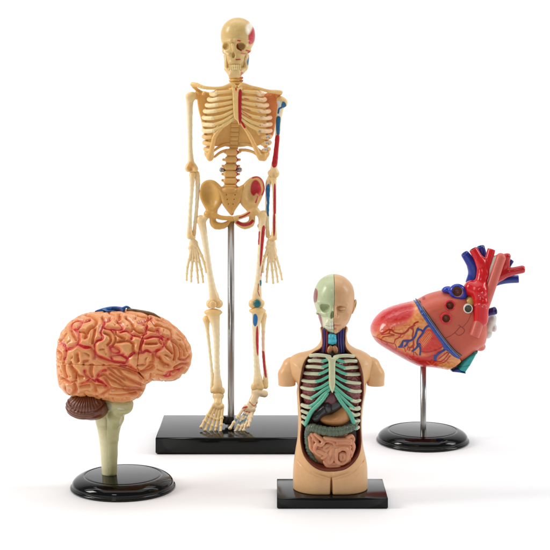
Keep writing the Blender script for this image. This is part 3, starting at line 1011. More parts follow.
    sp = [(319.5, 420), (324, 416), (333, 414.5), (340, 409), (345, 405), (350, 408), (351.8, 415), (350, 422), (343, 427), (332, 427.5), (323, 425)]
    sp = Q(np.array([(x, y, 19) for x, y in sp], float))[:, :2]
    V, Fq = solid([('+', inflate(sp, 8, 10, 10.5), 0)], 0.45)
    link_mesh("stomach", th, [(V, Fq, colours(V, (204, 142, 88)))], M_ORGAN)
    # ---- colon
    cp = [(319, 462.5, 9), (313, 458.5, 12), (309, 450, 13), (307.5, 440, 14), (308.2, 430.5, 16), (312, 427.5, 19), (319, 429.5, 21), (327, 431.2, 22), (336, 431.6, 22), (345, 430, 21), (352.5, 426.5, 18), (356.5, 421, 14)]
    rr = [2.6, 2.8, 2.8, 2.8, 3.3, 3.9, 4.2, 4.4, 4.4, 4.2, 3.7, 3.0]
    V, Fq = solid(chain(cp, rr, 0.5, 3), 0.4)
    N = vnormals(V, Fq)
    P = spline(Q(np.array(cp, float)), 12)
    L = np.concatenate([[0], np.cumsum(np.linalg.norm(np.diff(P, axis=0), axis=1))])
    kd = KDTree(len(P))
    for i, p in enumerate(P):
        kd.insert(p, i)
    kd.balance()
    s = np.array([L[kd.find(v)[1]] for v in V])
    w = abs(np.sin(s * math.pi / 4.0 + 0.9 * np.sin(s * .37) + 0.5 * np.sin(V[:, 0] * 1.7 + V[:, 1])))
    V = V + N * (0.65 * (w - 0.7))[:, None]
    c = colours(V, (86, 98, 78))
    t = np.clip((w - .7) * 1.6, 0, 1)[:, None] * .5
    c = c * (1 - t) + np.array(lin((112, 124, 98))) * t
    link_mesh("colon", th, [(V, Fq, c)], M_ORGAN)
    # ---- small intestine: a packed coil
    I4 = (305, 425, 10.0)
    coils = [[(50, 60), (45, 110), (55, 170), (60, 225), (85, 260)], [(105, 90), (150, 130), (185, 165), (160, 200), (120, 190), (100, 230), (115, 275), (150, 300)],
             [(190, 160), (240, 155), (290, 180), (285, 220), (245, 200), (200, 215), (190, 240)], [(200, 130), (260, 135), (330, 150), (400, 150), (450, 155)],
             [(300, 190), (360, 185), (420, 190), (470, 180), (485, 220), (470, 270), (455, 310)], [(290, 240), (285, 290), (275, 340), (250, 380), (230, 350), (245, 300), (220, 270)],
             [(320, 250), (310, 310), (320, 370), (370, 385), (420, 350), (430, 300), (420, 250), (370, 235), (335, 255)], [(355, 290), (360, 340), (395, 330), (390, 290), (365, 285)],
             [(200, 370), (225, 405), (290, 410), (340, 405)], [(150, 300), (190, 330), (215, 340)], [(420, 125), (460, 110), (480, 140), (470, 165)], [(110, 260), (150, 265), (195, 290)],
             [(140, 230), (170, 240), (200, 260)],
             [(330, 172), (400, 172), (450, 182)], [(90, 135), (74, 170), (92, 215)], [(215, 250), (235, 238), (262, 212)], [(175, 325), (205, 312), (214, 290)], [(440, 335), (430, 370), (400, 402), (355, 415)],
             [(250, 300), (262, 265), (270, 240)], [(255, 385), (300, 385), (320, 395)], [(215, 350), (222, 320), (228, 300)], [(70, 90), (95, 130), (120, 165)], [(300, 215), (340, 215), (400, 212), (445, 225)], [(440, 250), (455, 280)]]
    core = [('+', ell(Q((330.5, 446.5, 10)), (22, 19, 7.5)), 0)]
    pr = list(core)
    for qi, q in enumerate(coils):
        q3 = []
        up = (0.0, 1.3, -0.6, 0.7, -1.0)[qi % 5]
        for x, y in zt(*I4, q):
            e = 1 - ((x - 331) / 27) ** 2 - ((y - 447) / 24) ** 2
            q3.append((x, y, 12.6 + up + 9.0 * math.sqrt(max(e, 0.02))))
        pr += chain(q3, 2.15, 0.05, 3)
    V, Fq = solid(pr, 0.3, 0)
    g = sample3(smooth3((60, 60, 40), np.array([300, 420, 0.]), 1.2, 10, 31, 0.4), np.array([300, 420, 0.]), 1.2, V)
    c = colours(V, (214, 150, 108))
    t = np.clip(0.4 + 0.3 * g, 0, 1)[:, None]
    c = c * (1 - t) + np.array(lin((204, 132, 98))) * t
    link_mesh("small_intestine", th, [(V, Fq, c)], M_ORGAN)

    # ---- head
    HD = (300, 270, 8.4615)
    ho = zt(*HD, [(290, 38), (220, 52), (160, 100), (124, 180), (116, 250), (130, 310), (148, 370), (165, 430), (190, 488), (235, 525), (288, 545), (340, 528), (392, 470), (425, 410), (448, 330), (458, 220), (450, 150), (425, 105), (370, 58)])
    head = inflate(ho, 17, 23, -1)
    feat = [('+', ell(Q((334, 297, -7)), (18.5, 20.5, 21)), 5)]
    split = Q(np.array([(334.2, 268, 8), (334.4, 285, 18), (334.3, 305, 22), (333.9, 318, 22), (334.3, 340, 16)], float))[:, :2]
    right = np.concatenate([split, [(380, 345), (380, 265)]])
    left = np.concatenate([split, [(290, 345), (290, 265)]])

    def half(poly, g=0.12):
        P = np.asarray(poly)

        def fn(X, Y, D):
            return sdpoly(P, X, Y) + g + 0 * D
        return fn, np.zeros(3), np.zeros(3)
    # living half of the face
    face = [('+', head, 0)] + feat
    face += [('-', ell(Q((341.2, 308.2, 23)), (5.8, 4.2, 5.2)), 2.5), ('+', ell(Q((341.5, 309.0, 17.2)), (3.8, 2.5, 3.9)), 0.6),
             ('+', cap(Q((337.5, 304.2, 20.5)), Q((346.5, 304.2, 17.5)), 1.5, 1.2), 2.5),
             ('+', cap(Q((334.6, 305, 20.5)), Q((335.0, 315.8, 26.5)), 1.3, 2.1), 2.0), ('+', ell(Q((337.2, 316.8, 22.8)), (1.9, 1.5, 2.2)), .8),
             ('-', ell(Q((336.4, 318.2, 23.4)), (0.8, 0.6, 1.2)), 0.6),
             ('+', cap(Q((334, 323.6, 22.5)), Q((339.4, 324.6, 20)), 1.2, 0.8), 0.9), ('+', cap(Q((334, 326.6, 22.2)), Q((338.6, 326.2, 20.2)), 1.35, 0.8), 0.9),
             ('-', cap(Q((334, 325.1, 24)), Q((340.2, 325.2, 21)), 0.25), 0.5), ('+', ell(Q((334.4, 331, 19.5)), (4, 2.6, 3)), 2),
             ('+', ell(Q((345.5, 315, 14)), (4.5, 4, 4)), 4),
             ('&', half(right), 0.3)]
    V, Fq = solid(face, 0.36)
    c = colours(V, (214, 168, 122))
    paint_line(V, c, [(334, 325.2), (340, 325.3)], 1.0, (198, 132, 100), soft=1.0, front=10)
    paint_line(V, c, [(338.5, 309.8), (341.5, 310.6), (345, 309.8)], 0.3, (120, 76, 48), soft=.5, front=8)
    hd = link_mesh("face_half", th, [(V, Fq, c)], M_SKIN)
    V, Fq = solid([('+', ell((354.4, 305.5, -2), (2.0, 6.2, 4.2), 14), 0), ('-', ell((355.5, 304.5, 1.5), (1.4, 3.8, 2.4), 14), 0.6), ('+', cap((353.2, 309.5, -1), (352.4, 313, 0), 1.3, .9), 1)], 0.28)
    link_mesh("ear", th, [(V, Fq, colours(V, (214, 168, 122)))], M_SKIN, parent=hd)
    # bony half
    sk = [('+', head, 0)] + feat
    sk += [('-', ell(Q((324.4, 307.8, 20)), (5.5, 5.4, 9), -8), 1.0), ('+', cap(Q((318.5, 302.5, 14)), Q((331, 303.2, 20.5)), 1.3, 1.4), 1.8),
           ('+', cap(Q((317.5, 313, 11)), Q((326, 314.6, 17.5)), 1.7, 1.6), 2.0), ('-', ell(Q((319.6, 320.5, 16)), (2.8, 6.5, 5.5), -12), 2.4),
           ('-', ell(Q((332.3, 315.2, 22.5)), (1.7, 4.2, 6), 10), 0.7), ('+', cap(Q((333.6, 305.5, 20)), Q((333.7, 310.5, 22.5)), 1.0, 1.0), 1),
           ('+', ell(Q((329.5, 324.5, 17.5)), (5, 5, 4)), 2), ('&', half(left), 0.3)]
    V, Fq = solid(sk, 0.36)
    c = colours(V, (190, 200, 158))
    paint_poly(V, c, [(313.5, 288), (317.3, 290), (317.6, 296), (316.4, 302), (313.5, 301)], (146, 74, 62), front=-12)
    paint_poly(V, c, [(317, 314), (320.4, 315), (322, 321), (322.6, 327.5), (319.5, 326)], (154, 78, 66), front=-8)
    paint_poly(V, c, [(323.5, 317.5), (329, 318), (333.8, 320.5), (333.8, 333.5), (326, 329.5), (323.5, 325)], (222, 222, 186), front=6, soft=2)
    paint_line(V, c, [(325.5, 325.4), (330, 326.4), (334, 326.6)], 0.3, (150, 146, 120), soft=.5, front=8)
    bone = link_mesh("skull_half", th, [(V, Fq, c)], M_ORGAN)
    pr = []
    for i in range(4):
        x = 326.6 + i * 2.0
        pr += [('+', rbox(Q((x, 324.0, 19.2 + i * .8)), (0.85, 1.5, 1.2), rd=.5), 0), ('+', rbox(Q((x, 327.3, 18.9 + i * .8)), (0.85, 1.4, 1.2), rd=.5), 0)]
    V, Fq = solid(pr, 0.25, 0)
    link_mesh("teeth", th, [(V, Fq, colours(V, (232, 230, 214)))], M_ORGAN, parent=bone)


# ================================================================== HEART MODEL
def build_heart():
    th = Thing("heart_model", 1.142, 422.6, 441,
               "red heart model with blue and red vessels, tilted on a rod over round stand", "heart model")
    cy = 104 + H / 1.142
    f = 46.3 / 52.4
    prof = [(0.01, 0), (49, 0), (51.5, .3), (52.4, 1.2), (52.4, 2.2), (51.6, 3.0), (50.6, 3.3), (50.3, 3.8), (50.6, 4.6), (50.3, 6.2), (49.2, 8.0),
            (47.2, 9.8), (44.5, 11.4), (41.6, 12.6), (39.8, 13.1), (38.9, 13.1), (38.5, 12.7), (38.2, 12.5), (37.8, 12.7), (37.0, 13.2), (36, 13.4), (0.01, 13.4)]
    lathe(th, "stand", 422.6, cy, [(max(0.01, r * f), z * f) for r, z in prof], M_BLACK)
    ytop = cy - 13.4 * f
    lathe(th, "rod", 423.2, ytop + 0.3, [(0.01, 0), (3.0, 0), (3.0, 0.3), (3.0, 78), (0.01, 78)], M_STEEL, seg=40)

    H1 = (360, 235, 3.2353)
    # --- ventricles
    vo = [(370.3, 331), (372, 322.5), (378, 314.5), (387, 308.4), (400, 304), (412, 301.2), (424, 298), (432, 295), (450, 306), (466, 326), (478, 342), (482, 356), (474, 368), (462, 371), (450, 370),
          (441, 368.3), (431, 366.8), (420, 366), (410, 362), (398, 355.5), (386, 348.5), (375.5, 341)]
    groove = np.array([436.8, 329.6, 0.]), np.array([0.786, -0.618, 0.])
    gv = ((lambda X, Y, D: (X - groove[0][0]) * groove[1][0] + (Y - groove[0][1]) * groove[1][1] + 0 * D), np.zeros(3), np.zeros(3))
    ga = ((lambda X, Y, D: -((X - groove[0][0]) * groove[1][0] + (Y - groove[0][1]) * groove[1][1]) + .2 + 0 * D), np.zeros(3), np.zeros(3))
    vbody = inflate(vo, 19, 26, 0)
    pc = Q((455.8, 364.8, 15))
    gc = ((lambda X, Y, D: (X - pc[0]) * .74 + (Y - pc[1]) * .67 + 0 * D), np.zeros(3), np.zeros(3))

    def lie(x, y, body, up=0.0):
        ds = np.arange(34, -3, -0.25)
        q = Q(np.stack([np.full(len(ds), x), np.full(len(ds), y), ds], 1))
        f = body[0](q[:, 0], q[:, 1], q[:, 2])
        w = np.where(f < 0)[0]
        return (x, y, (ds[w[0]] if len(w) else 0.0) + up)
    V, Fq = solid([('+', vbody, 0), ('&', gv, 1.2), ('&', gc, 1.5)], 0.42, 2)
    N = vnormals(V, Fq)
    lo, h3 = np.array([360., 290., -40.]), 1.2
    G = smooth3((100, 80, 70), lo, h3, 14, 41, 0.4)
    G2 = smooth3((100, 80, 70), lo, h3, 4, 42, 0.4)
    c = colours(V, (230, 164, 94))
    g = np.clip(.5 + .3 * sample3(G, lo, h3, V), 0, 1)[:, None]
    c = c * (1 - 0.35 * g) + np.array(lin((232, 150, 96))) * 0.35 * g
    n2 = sample3(G2, lo, h3, V)
    blot = np.clip(0.35 + 0.45 * n2, 0, 1)[:, None] * 0.7
    c = c * (1 - blot) + np.array(lin((226, 96, 58))) * blot
    RED, LR = (192, 20, 24), (212, 58, 52)
    paint_poly(V, c, [(366, 333), (372, 316), (388, 304), (402, 300), (412, 299), (413, 314), (406, 324), (392, 329), (378, 333)], (220, 106, 88), soft=5, front=False)
    paint_poly(V, c, [(370, 326), (376, 314), (392, 306.5), (404, 304.5), (411.5, 305), (411, 314), (402, 319), (390, 322), (378, 325)], LR, soft=6, front=False)
    paint_poly(V, c, [(380, 318), (390, 309.5), (403, 305.5), (412, 306), (411.5, 314.5), (403, 320), (391, 322)], RED, soft=5, front=False)
    paint_poly(V, c, [(368, 334), (376, 338.5), (390, 344), (398, 349), (408, 353), (424, 356), (434, 352), (441, 349), (437, 372), (415, 374), (390, 358), (372, 345)], (200, 40, 36), soft=4, front=False)
    paint_poly(V, c, [(419, 338), (424, 331), (431, 328.5), (437, 335), (443.5, 343), (441, 349), (432, 353), (422, 353)], (212, 54, 40), soft=3, front=False)
    hx, hy = unq(V)
    paint_poly(V, c, [(446, 352), (452, 352), (459, 358), (456, 365), (446, 367), (438, 366), (438, 358)], (222, 156, 92), soft=3, front=False, amount=.6)
    u = (hx - 420) * 0.82 - (hy - 340) * 0.57
    hatch = np.clip(np.sin(u * 2 * math.pi / 1.55) * 1.2, 0, 1)
    hp = np.clip(-sdpoly(spline([(419, 339), (424, 332.5), (430, 330), (433, 336), (429, 343), (422, 349)], 4, True), hx, hy) / 2.5, 0, 1) * hatch * 0.75 * (V[:, 2] > 0)
    c = c * (1 - hp[:, None]) + np.array(lin((240, 200, 120))) * hp[:, None]
    e1 = (368, 310, 11.0)
    e2 = (400, 325, 11.0)
    e3 = (430, 325, 7.857)
    RDL = [(e1, [(150, 262), (195, 235), (245, 210), (285, 245), (330, 258), (370, 262), (410, 250), (440, 225), (450, 200), (490, 185), (515, 145), (550, 130)], .6),
           (e1, [(245, 210), (235, 250), (210, 262), (160, 270)], .4), (e1, [(165, 295), (200, 290), (240, 285), (290, 275), (240, 262)], .45),
           (e1, [(30, 285), (90, 300), (150, 330), (200, 350), (250, 362), (285, 368), (300, 325), (345, 300), (365, 265)], .42),
           (e1, [(300, 375), (315, 420), (300, 430)], .35), (e1, [(200, 350), (215, 375), (200, 380)], .35), (e1, [(490, 185), (500, 240), (490, 300), (500, 360), (485, 400), (450, 410)], .5),
           (e1, [(420, 360), (440, 400), (430, 440)], .35),
           (e2, [(0, 95), (40, 95), (75, 65), (110, 30), (160, 5)], .6), (e2, [(110, 30), (145, 60), (135, 120), (150, 180), (145, 240), (110, 250), (100, 280)], .5),
           (e2, [(0, 245), (45, 250), (60, 290)], .4), (e2, [(150, 240), (150, 330)], .35), (e2, [(230, 290), (300, 298), (370, 285), (430, 262), (480, 225)], .4),
           (e2, [(160, 395), (240, 405), (320, 400), (370, 370), (440, 300), (470, 285)], .4), (e2, [(400, 400), (450, 400), (500, 360), (550, 290)], .45), (e2, [(430, 370), (480, 330), (520, 300)], .4),
           (e2, [(10, 330), (90, 375), (160, 400)], .35), (e2, [(165, 300), (190, 330)], .4), (e2, [(440, 420), (500, 400), (550, 340)], .4)]
    ORL = [(e2, [(300, 405), (350, 440), (400, 410), (470, 420)], .4), (e2, [(250, 180), (280, 130), (330, 90)], .3)]
    BLL = [(e1, [(340, 405), (375, 395), (380, 350), (420, 335), (470, 335), (510, 300), (540, 220), (550, 200)], .75), (e1, [(400, 400), (430, 370), (440, 340)], .6), (e1, [(490, 450), (530, 420), (550, 400)], .7),
           (e2, [(0, 235), (25, 200), (40, 172), (95, 178), (150, 150), (175, 110), (185, 65), (215, 50), (245, 65), (250, 90), (220, 130), (195, 165), (192, 215), (215, 235), (225, 270), (220, 325)], .75),
           (e2, [(60, 235), (80, 205), (95, 180)], .55), (e2, [(250, 90), (275, 40), (310, 12), (345, 20)], .95), (e2, [(192, 225), (170, 265), (135, 285)], .6), (e2, [(195, 215), (215, 205), (225, 220)], .5),
           (e2, [(500, 230), (490, 270), (430, 310), (395, 345), (385, 380)], 1.0), (e2, [(385, 340), (388, 380)], 1.3)]
    h = np.zeros(len(V))
    rb = np.random.default_rng(11)
    for k in range(46):
        if k % 3:
            x, y = rb.uniform(378, 418), rb.uniform(322, 352)
        else:
            x, y = rb.uniform(436, 457), rb.uniform(350, 366)
        a = rb.uniform(1.2, 3.6)
        P = [(x, y)]
        for _ in range(rb.integers(4, 8)):
            a += rb.uniform(-.8, .8)
            x, y = x + 1.7 * math.cos(a), y + 1.7 * math.sin(a)
            P.append((x, y))
        paint_line(V, c, P, rb.uniform(.16, .34), (190, 50, 30) if rb.random() < .75 else (208, 112, 40), soft=.4, front=2, amount=.85)
    for L, col in ((RDL, (176, 34, 26)), (ORL, (222, 90, 40)), (BLL, (36, 58, 132))):
        for t, pts, w in L:
            P = zt(*t, pts)
            if L is not ORL:
                paint_line(V, c, P, w + 0.3, (150, 60, 30) if L is RDL else (40, 36, 60), soft=.5, front=2, amount=.55)
            c0 = c.copy()
            paint_line(V, c, P, w * 1.12 + .08, col, soft=.4, front=2)
            h = np.maximum(h, np.clip(np.abs(c - c0).sum(1) * 2, 0, 1))
    V = V + N * (0.22 * h + 0.05 * sample3(G2, lo, h3, V))[:, None]
    link_mesh("ventricles", th, [(V, Fq, c)], M_GLOSSP)

    # --- atria
    ao = [(416, 300.5), (425, 295.5), (434, 292.3), (444, 290.3), (456, 290), (468, 294), (478, 303), (484, 314), (487, 325), (486.5, 336), (484, 344), (476, 350), (468, 357), (458, 362), (446, 362), (428, 348), (414, 330), (406, 314), (408, 304)]
    holes = [('-', cap(Q((x, y, d - 5)), Q((x, y, d + 20)), r_), .3) for x, y, d, r_ in ((450.2, 305.6, 21, 4.4), (446.2, 318.6, 23, 4.4), (457.4, 291.3, 20, 5.4), (468.4, 308.8, 24, 4))]
    V, Fq = solid([('+', inflate(ao, 15, 23.5, 0), 0), ('+', ell(Q((478, 346, 2)), (7, 4.5, 9), 20), 2), ('&', ga, 1.2)] + holes, 0.45, 2)
    c = colours(V, (202, 94, 72))
    K = (430, 325, 7.857)
    for q in ([(120, 105), (160, 85), (195, 60), (240, 10)], [(195, 60), (225, 82), (260, 65), (270, 35), (225, 0)], [(120, 105), (115, 130)]):
        paint_line(V, c, zt(*K, q), 0.35, (132, 34, 28), soft=.4, front=2)
    paint_line(V, c, [(463, 327), (468, 321), (471, 314)], .3, (140, 40, 34), front=2)
    paint_poly(V, c, [(422, 297.6), (424.5, 296.6), (425.5, 299), (423, 300)], (168, 36, 36), front=False)
    link_mesh("atria", th, [(V, Fq, c)], M_SATIN)
    # --- red lobe behind, white lobes
    V, Fq = solid([('+', ell((480.5, 347, -3), (5.5, 4.5, 8)), 0)], 0.45)
    link_mesh("vein_lobe", th, [(V, Fq, colours(V, (186, 44, 60)))], M_GLOSSP)
    V, Fq = solid([('+', ell((490, 325, -3), (6, 9.5, 8), 20), 0), ('+', ell((487.5, 334, -2), (5, 5, 6)), 1), ('+', ell((493, 319, -2), (4, 5, 6)), 1), ('+', ell((494, 328, 0), (3, 4, 5)), .8)], 0.45)
    link_mesh("pale_lobe", th, [(V, Fq, colours(V, (218, 214, 206)))], M_GLOSSP)
    # --- coronary sinus: blue band in the groove, with thin gold and grey edges
    bp = [(413.8, 300.4, -4), (416.6, 302.8, 11), (421.5, 311.2, 20), (428, 321, 24.5), (436, 332.4, 26), (445, 344.5, 24), (453, 353.4, 19), (459.6, 358.6, 11)]
    bp = [bp[0]] + [lie(x, y, vbody, 0.1) for x, y, d in bp[1:-1]] + [lie(458.6, 357.6, vbody, -1.0)]
    V, Fq = solid(chain(bp, [.8, 1.4, 1.9, 1.9, 2.1, 2.2, 2.0, 1.4], .4, 3) + chain([lie(444.5, 344.8, vbody), lie(446, 348, vbody), lie(449.5, 349.6, vbody, -.6)], [1.8, 2.1, 1.0], 1.0, 2), 0.4)
    link_mesh("coronary_vein", th, [(V, Fq, colours(V, (44, 74, 148)))], M_GLOSSP)
    V, Fq = solid(chain([(x, y, -d) for x, y, d in bp[1:]], [1.4, 1.9, 1.9, 2.1, 2.2, 2.0, 1.4], .4, 3), 0.5)
    link_mesh("coronary_vein", th, [(V, Fq, colours(V, (44, 74, 148)))], M_GLOSSP)
    q = [(x + 2.0, y - 1.4, d - .3) for x, y, d in bp]
    link_mesh("groove_edge", th, [tube(q, .75, col=(108, 100, 92), seg=10)], M_SATIN)
    q = [(x + 3.1, y - 2.1, d - 1.0) for x, y, d in bp[1:]]
    link_mesh("groove_edge", th, [tube(q, .5, col=(92, 40, 32), seg=10)], M_SATIN)
    # --- teal sector with blue edge
    tl = [(460, 357.5), (465, 352.5), (472, 348.5), (477.5, 349.5), (475, 353), (469.5, 363), (464, 370.8), (458, 369.6), (454, 367)]
    V, Fq = solid([('+', inflate(tl, 2.0, 2.0, 0, False), 0), ('+', inflate(tl, 3, 18, 0, False), 0)], 0.42)
    c = colours(V, (28, 158, 156))
    paint_line(V, c, [(457, 366.3), (463, 366.8), (470, 365.2)], .3, (16, 90, 96), front=0)
    link_mesh("cut_wall", th, [(V, Fq, c)], M_GLOSSP)
    V, Fq = solid([('+', inflate([(449, 367.2), (456, 364.6), (459, 367), (465, 370), (463.8, 371.6), (457, 370.4), (449.5, 369.6)], 1.6, 17, 1, False), 0)], 0.42)
    link_mesh("cut_edge", th, [(V, Fq, colours(V, (40, 58, 140)))], M_GLOSSP)
    link_mesh("cut_trim", th, [tube([(449, 367, 15.5), (454, 362.8, 15.5), (460, 358.2, 13)], 1.0, col=(44, 66, 140), seg=10)], M_GLOSSP)

    # --- vessel mouths
    def mouth(name, x, y, d, ro, ri, col, inner, axis=(0.1, -0.15, 1), depth=11, parent=None):
        a = np.array(axis, float)
        a /= np.linalg.norm(a)
        p = Q((x, y, d))
        pr = [('+', cap(p - a * depth, p - a * 1.0, ro - .3, ro - .3), 0), ('-', cap(p - a * 2.5, p + a * 9, ri, ri), .5)]
        # flat-ended ring
        def flat(X, Y, D):
            return (X - p[0]) * a[0] + (Y - p[1]) * a[1] + (D - p[2]) * a[2]
        pr.append(('&', (flat, p, p), 1.0))
        V, Fq = solid(pr, 0.3)
        c = colours(V, col)
        rel = V - p
        ax = rel @ a
        rr = np.linalg.norm(rel - ax[:, None] * a, axis=1)
        m = np.clip((ri + .35 - rr) / .3 + .5, 0, 1)[:, None] * (ax < -0.4)[:, None]
        c = c * (1 - m) + np.array(lin(inner)) * m
        return link_mesh(name, th, [(V, Fq, c)], M_GLOSSP)

    V, Fq = solid([('+', ell(Q((449, 289.8, 11)), (6, 3.6, 4.5), 8), 0), ('+', ell(Q((444.5, 290.2, 8)), (3, 2.0, 3)), 3), ('+', ell(Q((461, 294.5, 14)), (6.5, 6.5, 5), 0), 2),
                   ('+', ell(Q((457.5, 291.6, 16)), (8.4, 7.8, 5)), 2), ('+', ell(Q((457.5, 291.6, 9)), (6.6, 6.2, 8)), 2), ('-', cap(Q((457.2, 291.4, 15)), Q((457.6, 291.0, 34)), 4.9, 4.9), .6)], 0.35)
    c = colours(V, (24, 56, 168))
    p = Q((457.3, 291.2, 15))
    rr = np.hypot(V[:, 0] - p[0], V[:, 1] - p[1])
    m = (np.clip((5.1 - rr) / .3 + .5, 0, 1) * (V[:, 2] < 20.2))[:, None]
    c = c * (1 - m) + np.array(lin((168, 116, 100))) * m
    link_mesh("vena_cava", th, [(V, Fq, c)], M_GLOSSP)
    mouth("pulmonary_vein", 450.2, 305.6, 23.5, 6.0, 3.9, (204, 34, 46), (150, 80, 62), (0.05, -0.1, 1))
    mouth("pulmonary_vein", 446.2, 318.6, 27.0, 6.1, 3.9, (204, 34, 46), (156, 92, 66), (0.0, -0.02, 1))
    mouth("white_valve", 468.4, 308.8, 25, 5.0, 3.4, (222, 220, 212), (138, 140, 128), (0.1, 0, 1))
    V, Fq = solid([('+', ell(Q((470, 302, 15)), (5, 6, 6)), 0)], 0.4)
    link_mesh("yellow_tissue", th, [(V, Fq, colours(V, (196, 160, 84)))], M_GLOSSP)
    # --- aorta
    AR = (206, 22, 30)
    v = [('+', cap(Q((480.2, 319.5, 20)), Q((481.2, 303, 20)), 7.7, 7.7), 0), ('+', cap(Q((481.2, 303, 20)), Q((479.5, 291, 18)), 7.7, 8.2), 1), ('+', cap(Q((479.5, 291, 18)), Q((472, 288, 14)), 8.2, 7.2), 3),
         ('+', cap(Q((472, 288, 14)), Q((466, 292, 9)), 7, 6), 3), ('+', cap(Q((479.5, 288, 17)), Q((483.2, 274, 14)), 6.6, 5.9), 3), ('+', cap(Q((483.2, 274, 14)), Q((481, 262, 13)), 5.8, 4.9), 3),
         ('+', cap(Q((481, 263, 13)), Q((473.2, 249.3, 12)), 4.7, 4.2), 3), ('+', cap(Q((485.5, 272, 13)), Q((491.4, 249.6, 12)), 4.6, 3.9), 2),
         ('&', ((lambda X, Y, D: Y - 323.2 + 0.15 * (D - 20) * -1), np.zeros(3), np.zeros(3)), 0.8)]
    for x, y, ax, ay in ((473.2, 249.3, -.5, -.86), (491.4, 249.6, .26, -.97)):
        p = Q((x, y, 12))
        v.append(('&', ((lambda X, Y, D, p=p, ax=ax, ay=ay: np.minimum((X - p[0]) * ax + (Y - p[1]) * ay - 0.6, 99)), np.zeros(3), np.zeros(3)), 0.6))
        v.append(('-', cap(p + np.array([ax, ay, 0]) * -1.2, p + np.array([ax, ay, 0]) * 6, 2.9), .5))
    V, Fq = solid(v, 0.4)
    c = colours(V, AR)
    m = (V[:, 1] > 320.5)[:, None] * np.clip((V[:, 1] - 321.2) / .8, 0, 1)[:, None]
    c = c * (1 - m) + np.array(lin((168, 20, 24))) * m
    for x, y, ax, ay in ((473.2, 249.3, -.5, -.86), (491.4, 249.6, .26, -.97)):
        p = Q((x, y, 12))
        t = (V[:, 0] - p[0]) * ax + (V[:, 1] - p[1]) * ay
        rr = np.hypot((V[:, 0] - p[0]) * ay - (V[:, 1] - p[1]) * ax, V[:, 2] - p[2])
        m = ((rr < 3.1) & (t > -2.5) & (t < 1.2))[:, None]
        c = np.where(m, np.array(lin((96, 26, 24))), c)
    # small pale specks painted on the front of the arch
    r = np.random.default_rng(5)
    for _ in range(26):
        x, y = r.uniform(474, 487), r.uniform(287, 308)
        paint_line(V, c, [(x, y), (x + r.uniform(-.5, .5), y + r.uniform(0, 1.0))], r.uniform(.12, .3), (240, 190, 186), soft=.3, front=18, sm=0)
    link_mesh("aorta", th, [(V, Fq, c)], M_GLOSSP)
    BL, DB = (28, 52, 150), (40, 30, 52)

    def vessel(name, pts, r, col, inner=None):
        t = tube(pts, r, col=col, capend='flat', open_in=0.7, seg=24)
        V, Fq, c = t
        if inner:
            n = 24
            k = len(V) // n
            c[(k - 3) * n + 0:] = lin(inner)
        return link_mesh(name, th, [(V, Fq, c)], M_GLOSSP)
    vessel("blue_vessel", [(472, 284, 4), (474.5, 274, 5), (472.5, 265, 6), (468.5, 259, 7), (464.6, 253.6, 8)], [7, 6.6, 6, 4.8, 4.1], BL, (60, 44, 50))
    vessel("blue_vessel", [(486, 268, 0), (483, 256, 1), (480.6, 246.6, 2)], [4.2, 4.2, 3.9], (30, 44, 128), (34, 30, 60))
    vessel("blue_vessel", [(492, 284, -6), (500, 281, -5), (509, 279.4, -4), (518.2, 279.0, -3)], [3.6, 3.8, 4.0, 4.0], (32, 52, 140), (24, 34, 100))
    vessel("blue_vessel", [(505, 272, -6), (508, 266, -5), (511.6, 260.4, -4)], [3, 2.8, 2.6], (34, 44, 124), (30, 30, 70))
    vessel("blue_vessel", [(483, 316, 2), (488, 312.5, 6), (495.2, 310.6, 10)], [3.6, 3.6, 4.0], (34, 44, 116), (30, 30, 50))
    pr = chain([(493.5, 281, -2), (500.5, 275.5, 0), (505, 265, 1), (506.8, 256.5, 2)], [4.6, 4.6, 4.2, 3.9], 1) + chain([(500.5, 276, 1), (510, 272, 3), (522, 269.4, 5)], [4.4, 3.9, 3.9], 2)
    V, Fq = solid(pr + [('-', cap(Q((522, 269.4, 5)) + [2.6, 0, 0], Q((522, 269.4, 5)) + [8, 0, 0], 2.4), .6), ('-', cap(Q((506.6, 253.2, 2)), Q((507.5, 247, 2)), 2.3), .5)], 0.38)
    link_mesh("pulmonary_artery", th, [(V, Fq, colours(V, (190, 26, 34)))], M_GLOSSP)
    # --- pink airway-like tube crossing diagonally with a pale edge
    def half_plane(p, n):
        p, n = np.array(p, float), np.array(n, float)
        n /= np.linalg.norm(n)
        return ((lambda X, Y, D: (X - p[0]) * n[0] + (Y - p[1]) * n[1] + (D - p[2]) * n[2]), np.zeros(3), np.zeros(3))
    a, b = Q((500.4, 259.0, 15)), Q((474.0, 336.5, 24))
    ax = (b - a) / np.linalg.norm(b - a)
    V, Fq = solid([('+', cap(a - ax * 1, b + ax * 6, 5.0, 5.2), 0), ('&', half_plane(b, ax), .8)], 0.4)
    link_mesh("pink_tube", th, [(V, Fq, colours(V, (204, 98, 84)))], M_SATIN)
    V, Fq = solid([('+', cap(Q((495.0, 259.2, 13)), Q((484, 290, 17)), 3.4, 2.8), 0), ('+', cap(Q((495.0, 259.2, 13)), Q((498.5, 257.6, 13)), 3.2, 3.4), 1)], 0.4)
    link_mesh("pale_edge", th, [(V, Fq, colours(V, (206, 196, 182)))], M_SATIN)


M_SATIN = material("satin_paint", rough=0.42, spec=0.45, attr=True, coat=0.08, mottle=0.05, sss=0.12, bump=0.05)


# ================================================================== SKELETON MODEL
GOLD, BONE, PALE = (226, 190, 120), (242, 216, 166), (242, 220, 176)
RED_, BLUE_, TEAL_ = (190, 24, 38), (24, 104, 146), (26, 112, 122)


